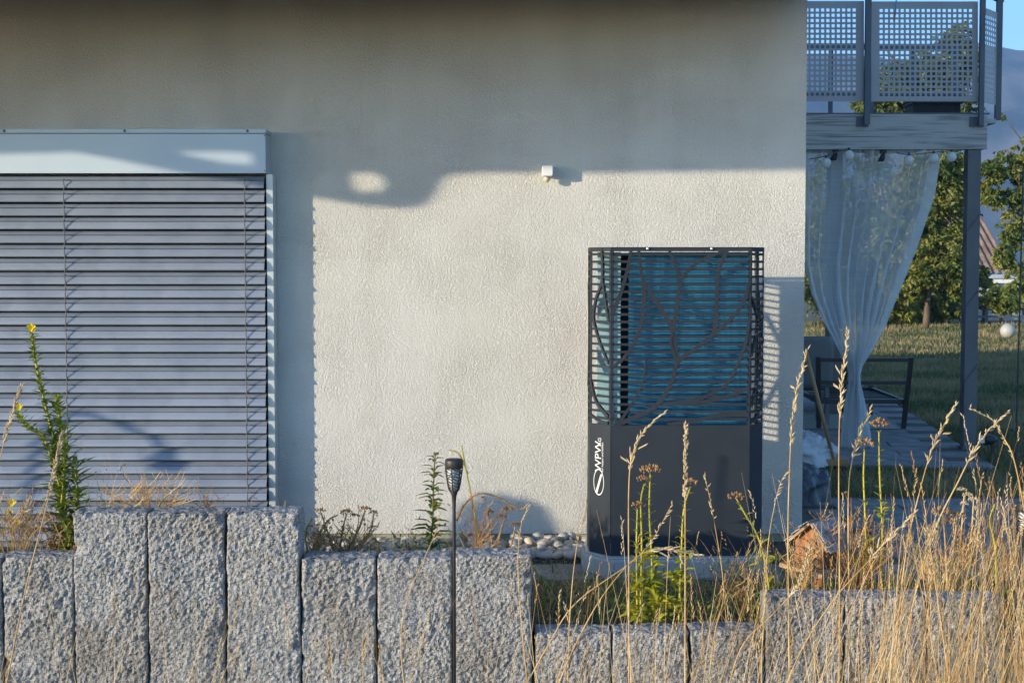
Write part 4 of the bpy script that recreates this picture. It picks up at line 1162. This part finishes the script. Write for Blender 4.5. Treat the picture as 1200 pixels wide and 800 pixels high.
grass_stalk([(480, 850), (470, 760), (478, 700), (510, 625), (516, 600)], YG + .05, .12, 'thin bare grass stalk behind the torch pole', 'sparse', .0026)
grass_stalk([(1070, 850), (1082, 760), (1090, 690), (1086, 620)], YG, .2, 'upright straw ear over the last tall granite post', 'dense')
grass_stalk([(845, 840), (868, 760), (905, 720), (935, 685), (950, 640)], YG - .1, .2, 'pale curved grass ear before the step of the wall', 'dense')
grass_stalk([(664, 845), (668, 720), (676, 640), (688, 590)], YG, .16, 'narrow grass ear beside the pebbles', 'sparse', .0026)
grass_stalk([(826, 830), (838, 740), (848, 690), (835, 600), (826, 558)], YG + .05, .16, 'reddish thin grass ear right of the thick one', 'sparse', .0026)
grass_stalk([(880, 845), (893, 760), (900, 640), (912, 575), (922, 552)], YG + .05, .14, 'thin grass stalk before the shaded strip of wall', 'sparse', .0026)

# masses of dry blades nobody could count
def blade(mb, a_, b_, sag, wd, n=7):
    a_ = V(a_); b_ = V(b_); d = b_ - a_; x = V((d.z, 0, -d.x)).normalized() if d.length > 0 else V((1, 0, 0))
    x = (x + V((0, R.uniform(-.8, .8), 0))).normalized()
    k = len(mb.v)
    for i in range(n):
        f = i / (n - 1); p = a_ + d * f + V((sag[0], sag[1], 0)) * (f * f) - V((0, 0, sag[2] * f ** 3)); ww = wd * (1 - f * .85)
        mb.v.append(tuple(p - x * ww)); mb.v.append(tuple(p + x * ww))
    for i in range(n - 1): mb.f.append((k+2*i, k+2*i+1, k+2*i+3, k+2*i+2))
for (mname, cnt, seed, nm, lab) in (('straw', 430, 1, 'dry_grass', 'mass of dry straw grass in front of the granite posts'), ('straw_pale', 210, 2, 'bleached_grass', 'bleached thin stalks among the dry grass in front'), ('straw_red', 120, 5, 'reddish_grass', 'reddish dry stems among the grass')):
    R = random.Random(seed); gm = MB()
    for k in range(cnt):
        # denser towards the right-hand side
        q = R.random()
        if q < .70: u = 880 + 370 * R.random() ** .5
        elif q < .90: u = R.uniform(610, 900)
        else: u = R.uniform(-30, 610)
        Y = R.uniform(-2.95, -2.12)
        if u < 880: top = R.uniform(660, 800) if R.random() < .8 else R.uniform(590, 680)
        else: top = R.uniform(580, 790) if R.random() < .88 else R.uniform(520, 600)
        if u > 1080: top -= R.uniform(0, 60)
        if u < 610: top = R.uniform(665, 790)
        dr = R.uniform(-.5, .75) if u < 900 else R.uniform(-.45, .75)
        ln = (850 - top)
        tip = P(u + dr * ln * .5, top, Y + R.uniform(-.1, .15)); f_ = P(u - dr * ln * .15, 850, Y)
        foot = V((f_.x - dr * .1, Y, ground_z(f_.x, Y)))
        thin = R.uniform(.0012, .0026)
        blade(gm, foot, tip, (R.uniform(-.05, .09), R.uniform(-.03, .03), R.uniform(0, .08)), thin)
        if R.random() < .42:
            d = (tip - foot).normalized()
            end = V(gm.v[-1])
            for j in range(R.randint(5, 16)):
                p = end - d * j * .011; spikelet(gm, p, d + rv(.45), R.uniform(.013, .024), .0022)
    # broad low tangle at the bottom
    for k in range(int(cnt * .3)):
        u = R.uniform(640, 1260) if R.random() < .3 else 900 + 350 * R.random() ** .6
        Y = R.uniform(-2.9, -2.15); f_ = P(u, 880, Y)
        if f_.z > ground_z(f_.x, Y): f_.z = ground_z(f_.x, Y)
        h = R.uniform(.25, .55) if u < 900 else R.uniform(.3, .75); an = R.uniform(-.7, .9)
        blade(gm, (f_.x, Y, ground_z(f_.x, Y)), (f_.x + an * h * .6, Y + R.uniform(-.15, .15), ground_z(f_.x, Y) + h), (an * .12, 0, R.uniform(0, .2)), R.uniform(.0010, .0022))
    o = gm.build(nm, mname); tag(o, lab, 'grass', kind='stuff')
# low weeds and dry litter on the planting bed
for (mname, cnt, seed, nm, lab) in (('straw', 900, 11, 'bed_grass', 'short dry grass on the planting bed behind the stones'), ('straw_red', 420, 12, 'bed_stems', 'short reddish stems on the planting bed'), ('green', 900, 13, 'bed_weeds', 'low green weeds on the planting bed')):
    R = random.Random(seed); gm = MB()
    for k in range(cnt):
        x = R.uniform(.1, 2.3) if R.random() < .62 else R.uniform(-2.3, .1)
        y = R.uniform(-1.84, -1.15); z = soil_h(x, y)
        lo, hi = (.05, .20) if x < .9 else (.06, .34)
        if -0.9 < x < .08: lo, hi = .10, (.36 if R.random() < .2 else .26)
        if x < -1.7: lo, hi = .10, .42
        elif x < -.83: lo, hi = .05, (.30 if R.random() < .1 else .12)
        h = R.uniform(lo, hi)
        if mname == 'green': h *= .7
        if mname == 'green':
            d = V((R.uniform(-.6, .6), R.uniform(-.6, .3), 1)).normalized()
            for j in range(4): gm.leaf(V((x, y, z)) + d * h * (j + 1) / 4, rv(1) + V((0, 0, .3)), V((0, -.3, 1)), R.uniform(.02, .045), R.uniform(.006, .014))
            blade(gm, (x, y, z), V((x, y, z)) + d * h, (0, 0, 0), .0012, 4)
        else:
            an = R.uniform(-.8, .8); blade(gm, (x, y, z), (x + an * h * .5, y + R.uniform(-.08, .08), z + h), (an * .05, 0, R.uniform(0, .05)), R.uniform(.0009, .002))
            if R.random() < .25: 
                for j in range(5): spikelet(gm, V(gm.v[-1]) + rv(.008), V((an, 0, 1)) + rv(.5), .013, .0022)
    tag(gm.build(nm, mname), lab, 'weeds', kind='stuff')
R = random.Random(99)

# evening primrose ---------------------------------------------------------
def leafy_stem(mb_s, mb_l, trace, Y, r0, r1, leafs, step=.012, start=.0, flare=.5, droop=.2):
    pts = catmull([P(u, v, Y) for (u, v) in trace], 8); n = len(pts)
    mb_s.tube(pts, [r0 + (r1 - r0) * i / (n - 1) for i in range(n)], 6)
    acc = 0.0; ang = R.uniform(0, 6); tot = sum((pts[i+1] - pts[i]).length for i in range(n - 1)); run = 0
    for i in range(n - 1):
        seg = pts[i+1] - pts[i]; d = seg.normalized(); run += seg.length; acc += seg.length
        f = run / tot
        while acc > step:
            acc -= step; ang += 2.4 + R.uniform(-.3, .3)
            if f < start: continue
            lo, hi, w_ = leafs(f)
            s_ = V((math.cos(ang), math.sin(ang), 0)); dd = s_ * flare + d * (1 - flare * .6)
            mb_l.leaf6(pts[i].lerp(pts[i+1], R.random()), dd, d - s_ * .4, R.uniform(lo, hi), R.uniform(lo, hi) * w_, droop * R.uniform(.3, 1.4))
    return pts
def flower(mb, c, r, n=4):
    for k in range(n):
        a_ = 2 * math.pi * k / n + R.uniform(-.2, .2); d = V((math.cos(a_), -.35, math.sin(a_) * .8 + .2)).normalized()
        mb.leaf6(c, d, V((0, -1, .4)), r, r * .95, -.1)
YV = -1.72
f0 = P(80, 660, YV); prim = thing('evening_primrose', 'tall green evening primrose with yellow flowers before the blind', 'plant', (f0.x, YV, .2))
st_, lv = MB(), MB()
leafy_stem(st_, lv, [(80, 668), (74, 600), (66, 530), (52, 470), (42, 425), (37, 388)], YV, .0065, .004, lambda f: ((.09, .15, .3) if f < .35 else ((.065, .10, .32) if f < .6 else (.040, .062, .38))), .0042, .08, .75, .35)
leafy_stem(st_, lv, [(70, 570), (52, 515), (32, 498), (20, 483)], YV - .02, .004, .003, lambda f: (.034, .055, .38), .0042, .2, .7)
leafy_stem(st_, lv, [(72, 590), (76, 530), (70, 490), (66, 466)], YV - .03, .0045, .003, lambda f: (.05, .08, .33), .0045, .1, .7)
leafy_stem(st_, lv, [(80, 640), (90, 590), (88, 545)], YV - .02, .004, .003, lambda f: (.06, .11, .3), .006, .1, .8)
st_.build('stem', 'stemgreen', prim, True); lv.build('leaves', 'green', prim)
for (u, v, r) in ((37, 384, .022), (39, 386, .018), (23, 477, .018), (15, 589, .02), (20, 612, .018), (12, 600, .016)):
    fl_ = MB(); flower(fl_, P(u, v, YV - .03), r); fl_.build('flower', 'yellow', prim)
# dry twiggy herbs
def dry_bush(u, v, Y, hpx, wpx, n, label, m='straw', heads=True, name='dry_herb'):
    s_ = px(Y); f_ = P(u, v, Y); z0 = soil_h(f_.x, Y); f_.z = max(z0, f_.z - .1)
    f_.z = z0
    t = thing(name, label, 'dry plant', f_); mb = MB(); hd = MB(); top = P(u, v, Y).z
    H = top - z0 + hpx * s_
    for k in range(n):
        an = R.uniform(-1, 1); x1 = f_.x + an * wpx * s_ * .5; h = H * R.uniform(.6, 1) * (1 - .25 * abs(an)); y1 = Y + R.uniform(-.12, .12)
        p0 = f_ + V((R.uniform(-.02, .02), R.uniform(-.02, .02), 0)); p2 = V((x1, y1, z0 + h)); p1 = p0.lerp(p2, .5) + V((-an * .03, 0, .03))
        q_ = catmull([p0, p1, p2], 5); mb.tube(q_, [.0025 - .0014 * i / (len(q_) - 1) for i in range(len(q_))], 4, False)
        for j in range(R.randint(2, 5)):
            i = R.randint(len(q_) // 2, len(q_) - 2); e = q_[i] + V((R.uniform(-.06, .06), R.uniform(-.04, .04), R.uniform(.02, .07)))
            mb.tube([q_[i], q_[i].lerp(e, .5) + V((0, 0, -.006)), e], [.0015, .0012, .0009], 3, False)
            if heads and R.random() < .5:
                for w_ in range(3): spikelet(hd, e + rv(.004), rv(1) + V((0, 0, 1)), .012, .003)
        for j in range(4):
            if R.random() < .5: mb.leaf(q_[R.randint(2, len(q_) - 2)], rv(1) + V((0, 0, -.2)), V((0, 0, 1)), R.uniform(.02, .04), .006)
    mb.build('twigs', m, t); 
    if hd.v: hd.build('seed_heads', 'brown', t)['kind'] = 'stuff'
    return t
dry_bush(175, 600, -1.74, 54, 130, 30, 'straw coloured twiggy herb above the tall granite posts', 'straw', False)
dry_bush(20, 650, -1.76, 85, 110, 26, 'yellowed dry herb at the foot of the primrose at the picture edge', 'straw')
dry_bush(62, 648, -1.70, 60, 70, 16, 'brownish dry herb tangled round the primrose stem', 'straw_red')
dry_bush(240, 598, -1.7, 26, 50, 6, 'small sparse dry tuft before the right-hand end of the blind', 'straw_red', False)
dry_bush(338, 600, -1.72, 30, 26, 5, 'tiny dry tuft at the edge of the tall granite posts', 'straw', False)
dry_bush(560, 648, -1.72, 75, 60, 12, 'brown dry herb with curled seed heads right of the torch', 'straw_red')
dry_bush(412, 654, -1.74, 58, 95, 24, 'brownish leafy tangle over the middle granite posts', 'straw_red')
dry_bush(372, 654, -1.72, 58, 44, 14, 'thin straw tangle in the corner beside the tall granite post', 'straw')
dry_bush(470, 653, -1.74, 24, 60, 9, 'low straw tuft between the brown herb and the leafy plant', 'straw')
dry_bush(945, 692, -1.74, 75, 60, 16, 'dry stems crossing in front of the bird house', 'straw')
dry_bush(1000, 694, -1.66, 118, 130, 44, 'large reddish twiggy shrub beside the bird house', 'straw_red')
dry_bush(1105, 694, -1.7, 100, 110, 30, 'straw coloured dry shrub over the right-hand granite posts', 'straw')
dry_bush(1165, 690, -1.62, 135, 90, 26, 'tall dry herb with brown heads near the leaning torch', 'straw_red')
dry_bush(870, 728, -1.66, 70, 70, 14, 'reddish dry herb growing before the plinth corner', 'straw_red')
dry_bush(690, 730, -1.6, 55, 60, 10, 'dry herb at the paved gap near the pebbles', 'straw', False)
# umbels
def umbel(mb, c, r, n=26):
    for k in range(n):
        a_ = R.uniform(0, 6.28); rr = r * math.sqrt(R.random()); e = c + V((rr * math.cos(a_), rr * math.sin(a_), r * .55 * (1 - (rr / r) ** 2) + R.uniform(-.15, .15) * r))
        spikelet(mb, e - V((0, 0, r * .25)), (e - c) + V((0, 0, r * 1.1)), r * R.uniform(.35, .6), r * .13)
def herb(trace_list, Y, label, heads, lsize, mleaf, mstem, name, cat='plant', step=.02, w_=.3, flare=.7, start=.0, mhead='brown', low=None):
    f_ = P(*trace_list[0][0], Y); t = thing(name, label, cat, (f_.x, Y, soil_h(f_.x, Y))); s1, l1, h1 = MB(), MB(), MB()
    for tr_ in trace_list: leafy_stem(s1, l1, tr_, Y, .0045, .003, lambda f: (lsize * (1.1 - .6 * f) * .8, lsize * (1.1 - .6 * f) * 1.25, w_), step, start, flare, .3)
    if low:
        for (u, v, n, ll) in low:
            c_ = P(u, v, Y)
            for k in range(n): 
                a_ = R.uniform(0, 6.28); l1.leaf6(c_ + rv(.03), V((math.cos(a_), math.sin(a_) * .6 - .2, R.uniform(.1, .9))), V((0, -.3, 1)), ll * R.uniform(.6, 1.1), ll * .34, .3)
    s1.build('stem', mstem, t, True); l1.build('leaves', mleaf, t)
    for (u, v, r) in heads:
        h1 = MB(); umbel(h1, P(u, v, Y), r * 1.35, 44); h1.build('flower_head', mhead, t)
    return t
herb([[(504, 662), (507, 610), (508, 565), (510, 531)]], -1.66, 'slim green leafy plant left of the black torch', [], .105, 'green', 'stemred', 'leafy_weed', step=.0075, w_=.36, flare=.95, start=.12)
herb([[(398, 660), (400, 628), (406, 602)], [(398, 660), (418, 624), (428, 598)], [(396, 660), (385, 626), (376, 600)], [(402, 655), (432, 625), (438, 602)]], -1.7, 'low herb with brown flat heads above the stones by the blind shadow',
     [(406, 600, .017), (428, 597, .017), (376, 598, .013), (438, 601, .013), (415, 604, .012)], .04, 'yellowgreen', 'straw_red', 'dry_umbel', w_=.25, step=.012)
herb([[(360, 660), (372, 630), (384, 610), (396, 603)], [(362, 655), (358, 625), (366, 607)]], -1.68, 'small pale weed beside the tall granite post step', [], .026, 'green', 'stemgreen', 'leafy_weed', w_=.2)
herb([[(580, 662), (586, 625), (594, 600)], [(580, 660), (575, 625), (572, 598)], [(582, 660), (598, 640), (604, 616)]], -1.62, 'brown headed herb in the round shadow on the wall', [(594, 598, .019), (572, 600, .016), (604, 615, .016), (586, 606, .017)], .028, 'straw_red', 'straw_red', 'dry_umbel', w_=.25)
herb([[(566, 664), (560, 620), (552, 580), (545, 545), (541, 522)], [(548, 555), (538, 532), (526, 527)]], -1.6, 'thin tall prickly stem behind the torch head', [], .018, 'straw_red', 'stemgreen', 'thin_weed', step=.008, w_=.18, flare=1.0)
herb([[(535, 610), (545, 590), (562, 578), (582, 582), (600, 592), (612, 596), (619, 590)]], -1.62, 'arching bare brown twig beside the torch head', [], .012, 'stemgreen', 'straw_red', 'thin_weed', step=.006, w_=.2, flare=1.0)
herb([[(628, 745), (640, 720), (648, 700)], [(640, 735), (655, 712)]], -1.55, 'low green weed in the corner of the wall step', [], .05, 'green', 'stemgreen', 'leafy_weed', w_=.2, step=.01)
YH = -1.86
herb([[(766, 740), (764, 660), (761, 600), (762, 556)], [(750, 740), (752, 640), (751, 590), (754, 570)], [(747, 735), (746, 640), (747, 596)]], -1.81, 'yellow green herb with three brown heads before the heat pump',
     [(762, 551, .026), (753, 562, .018), (748, 592, .018)], .075, 'yellowgreen', 'stemgreen', 'tall_herb', step=.017, w_=.28, low=[(755, 685, 34, .09), (770, 708, 28, .085), (743, 716, 26, .08), (757, 655, 16, .07), (765, 728, 20, .07)])
herb([[(795, 740), (798, 660), (801, 600), (809, 570)]], -1.81, 'yellow green herb behind the thick grass ear', [(810, 565, .018)], .075, 'yellowgreen', 'stemgreen', 'tall_herb', step=.015, w_=.28, low=[(795, 680, 22, .08), (786, 712, 20, .07), (799, 655, 10, .06)])
herb([[(905, 720), (897, 660), (888, 628), (872, 600), (863, 584)]], -1.81, 'bent yellow green herb with brown head over the plinth corner', [(862, 582, .022)], .075, 'yellowgreen', 'stemgreen', 'tall_herb', step=.028, w_=.3, low=[(899, 655, 9, .06)])
herb([[(1016, 690), (1014, 610), (1012, 560), (1013, 528)], [(1032, 690), (1034, 620), (1031, 560), (1030, 505)]], -1.68, 'two headed yellow green herb before the terrace', [(1013, 520, .026), (1030, 497, .026)], .06, 'yellowgreen', 'stemgreen', 'tall_herb', step=.02, w_=.3, low=[(1025, 640, 16, .055), (1030, 600, 10, .05), (1015, 665, 12, .05)])
herb([[(1120, 690), (1126, 630), (1130, 580)], [(1130, 690), (1138, 630), (1141, 585)]], -1.6, 'pale seed headed herb near the ground spot lamp', [(1127, 574, .014), (1134, 580, .014), (1140, 585, .014), (1130, 590, .012)], .02, 'green', 'straw', 'dry_umbel', w_=.2, mhead='straw_pale')
herb([[(1168, 690), (1166, 640), (1160, 610), (1166, 590)]], -1.8, 'small fresh green shoot among the dry shrubs', [], .035, 'yellowgreen', 'stemgreen', 'leafy_weed', w_=.3, step=.02)
herb([[(1110, 690), (1108, 640), (1105, 602)], [(1112, 690), (1118, 640), (1122, 600)]], -1.75, 'brown headed umbel herb over the right-hand stones', [(1104, 600, .026), (1122, 604, .02), (1112, 612, .02)], .03, 'straw_red', 'straw', 'dry_umbel', w_=.25)

# ================================================================== BIRD HOUSE
YBH = -1.58
c = P(960, 640, YBH); bh = thing('bird_house', 'small weathered wooden bird house with shingled roof among dry grass', 'bird house', (c.x, YBH, soil_h(c.x, YBH)))
rz = Matrix.Rotation(math.radians(-40), 3, 'Z') @ Matrix.Rotation(math.radians(7), 3, 'Y')
def L2W(p): return c + rz @ V(p) 
W2, D2, H2 = .062, .075, .075
mb = MB(); mb.add([L2W(p) for p in [(-W2,-D2,-.07),(W2,-D2,-.07),(W2,D2,-.07),(-W2,D2,-.07),(-W2,-D2,.035),(W2,-D2,.035),(W2,D2,.035),(-W2,D2,.035),(0,-D2,.105),(0,D2,.105)]],
    [(3,2,1,0),(0,1,5,8,4),(2,3,7,9,6),(1,2,6,5),(3,0,4,7)]); mb.build('body', 'wood_red', bh)
for k in range(4):
    z = -.066 + k * .035; q_ = MB()
    q_.add([L2W(p) for p in [(-W2-.003,-D2-.008,z),(W2+.003,-D2-.008,z),(W2+.003,-D2-.0005,z),(-W2-.003,-D2-.0005,z),(-W2-.003,-D2-.008,z+.031),(W2+.003,-D2-.008,z+.031),(W2+.003,-D2-.0005,z+.031),(-W2-.003,-D2-.0005,z+.031)]] , [(0,3,2,1),(4,5,6,7),(0,1,5,4),(1,2,6,5),(2,3,7,6),(3,0,4,7)])
    if k < 3: q_.build('front_board', 'wood_red', bh)
slope = math.atan2(.07, .062)
rfp = None
for sgn in (-1, 1):
    q_ = MB()
    e0 = V((0, 0, .112)); dv = V((sgn * math.cos(slope), 0, -math.sin(slope))); nv_ = V((sgn * math.sin(slope), 0, math.cos(slope)))
    a0, a1 = e0, e0 + dv * .135
    vs = []
    for (p, yy) in ((a0, -D2 - .035), (a1, -D2 - .035), (a1, D2 + .03), (a0, D2 + .03)):
        vs.append(p + V((0, yy, 0)))
    q_.add([L2W(p) for p in vs] + [L2W(p + nv_ * .010) for p in vs], [(0,1,2,3),(7,6,5,4),(0,4,5,1),(1,5,6,2),(2,6,7,3),(3,7,4,0)])
    ro = q_.build('roof', 'wood_old', bh)
    for i in range(3):
        for j in range(5):
            p0 = e0 + dv * (.002 + i * .046) + nv_ * (.0105 + .0015 * (2 - i)); y0 = -D2 - .036 + j * .0435; tl = R.uniform(0, .004)
            vv = [p0 + V((0, y0, 0)), p0 + dv * .052 + nv_ * (.004 + tl) + V((0, y0, 0)), p0 + dv * .052 + nv_ * (.004 + tl) + V((0, y0 + .0405, 0)), p0 + V((0, y0 + .0405, 0))]
            s_ = MB().add([L2W(p) for p in vv] + [L2W(p + nv_ * .004) for p in vv], [(0,1,2,3),(7,6,5,4),(0,4,5,1),(1,5,6,2),(2,6,7,3),(3,7,4,0)])
            s_.build('shingle', 'shingle', ro)
q_ = MB()
for k in range(5):
    y0 = -D2 - .07 + k * .052
    MB().add([L2W(p) for p in [(-.10,y0,-.09),(.10,y0,-.09),(.10,y0+.049,-.09),(-.10,y0+.049,-.09),(-.10,y0,-.072),(.10,y0,-.072),(.10,y0+.049,-.072),(-.10,y0+.049,-.072)]], [(0,3,2,1),(4,5,6,7),(0,1,5,4),(1,2,6,5),(2,3,7,6),(3,0,4,7)]).build('floor_board', 'wood_old', bh)
MB().tube([c + V((0, 0, -.0905)), V((c.x + .01, YBH, soil_h(c.x, YBH) - .05))], [.022, .026], 9).build('stake', 'wood_red', bh, True)
mb = MB().lathe((0, 0, 0), [(.017, 0), (.017, .003), (.012, .003)], 14); mb.v = [tuple(L2W((p[0], -D2 - .0085 - p[2], p[1] - .005))) for p in mb.v]; mb.build('entrance_ring', 'black', bh)

# ================================================================== THINGS ADDED OUT OF VIEW TO SHADE THE WALL
def back(u, v, Ysurf, Yto):
    p = P(u, v, Ysurf); k = (Yto - p.y) / SUN.y; return p + SUN * k
YA = -2.4  # added unseen screen; edge and holes follow the shade outline on the wall
aw = thing('shade_screen', 'unseen cloth screen added to cast the shade on the upper wall', 'shade_screen', (-4, YA, 3.8))
edge = [back(u, v, s_, YA) for (u, v, s_) in ((-260, 176, YB), (0, 180, YB), (85, 178, YB), (140, 188, YB), (225, 205, YB), (290, 214, YB), (368, 232, 0), (420, 240, 0), (470, 244, 0), (495, 240, 0), (508, 227, 0), (514, 212, 0), (524, 205, 0), (560, 202, 0), (650, 203, 0), (800, 201, 0), (945, 199, 0), (1010, 199, 0))]
topz = 3.75
outline = [(p.x, p.z) for p in edge] + [(edge[-1].x, topz), (edge[0].x, topz)]
h1 = [back(u, v, 0, YA) for (u, v) in ((409, 203), (430, 202), (448, 206), (456, 215), (450, 224), (430, 226), (411, 222))]
h2 = [back(u, v, YB, YA) for (u, v) in ((203, 178), (255, 177), (298, 179), (300, 194), (262, 191))]
curve_mesh('shade_sheet', [outline, [(p.x, p.z) for p in h1], [(p.x, p.z) for p in h2]], .01, 'fabric', aw, lambda co: (co.x, YA + co.z, co.y))
for x_ in (edge[0].x + .1, (edge[0].x + edge[-1].x) / 2, edge[-1].x - .1):
    MB().bar((x_, YA + .02, topz - .03), (x_, -1.14, topz - .45), .05).build('arm', 'rail', aw)
MB().bar((edge[0].x, YA, topz + .02), (edge[-1].x, YA, topz + .02), .06).build('front_bar', 'rail', aw)
# added unseen arch with a head, bent to cast the curved blind shadow
YL = -2.2
lm = [back(u, v, ys0 - .02, YL) for (u, v) in ((30, 620), (40, 520), (62, 492), (95, 484), (130, 494), (165, 508), (190, 522))]
al = thing('arch_shadow_caster', 'unseen arch added to cast the curved shadow on the blind', 'shadow caster', (lm[0].x, YL, -.55))
q_ = catmull([V((lm[0].x, YL, -.55))] + lm, 6); MB().tube(q_, .016, 8).build('pole', 'black', al, True)
e = lm[-1]; mb = MB().lathe((e.x, e.y, e.z - .09), [(.05, -.04), (.055, -.01), (.04, .03), (.02, .08)], 18)
mb.build('caster_head', 'black', al, True)
# rounded bush added out of view, sized for the round wall shadow
YU = -2.6; cb_ = back(592, 630, 0, YU)
rb = thing('added_shade_bush', 'unseen rounded bush added to cast the dome shadow on the wall', 'bush', (cb_.x, YU, -.55))
MB().tube([(cb_.x, YU, -.56), (cb_.x, YU, cb_.z)], .03, 7).build('trunk', 'bark', rb)
mb = MB(); rng = random.Random(4)
for k in range(5200):
    v_ = V((rng.gauss(0, 1), rng.gauss(0, 1), rng.gauss(0, 1))).normalized() * (rng.random() ** .33)
    p = V((cb_.x + v_.x * .2, YU + v_.y * .1, cb_.z - .02 + v_.z * .235)); mb.leaf(p, rv(1), rv(1), .05, .028)
mb.build('crown', 'leaf_dark', rb)

# ================================================================== HAZE
HZ = True
if HZ:
    mb = MB().box((-1750, -70, -12), (1750, 1750, 300))
    hm = bpy.data.materials.new('haze'); hm.use_nodes = True
    t = hm.node_tree; t.nodes.clear(); o_ = t.nodes.new('ShaderNodeOutputMaterial'); pv = t.nodes.new('ShaderNodeVolumePrincipled')
    pv.inputs['Color'].default_value = (0.36, 0.6, 1.0, 1); pv.inputs['Density'].default_value = 0.00048; pv.inputs['Anisotropy'].default_value = 0.0
    t.links.new(pv.outputs[0], o_.inputs['Volume'])
    tag(mb.build('haze', hm), 'thin blue air haze', 'haze', kind='stuff')
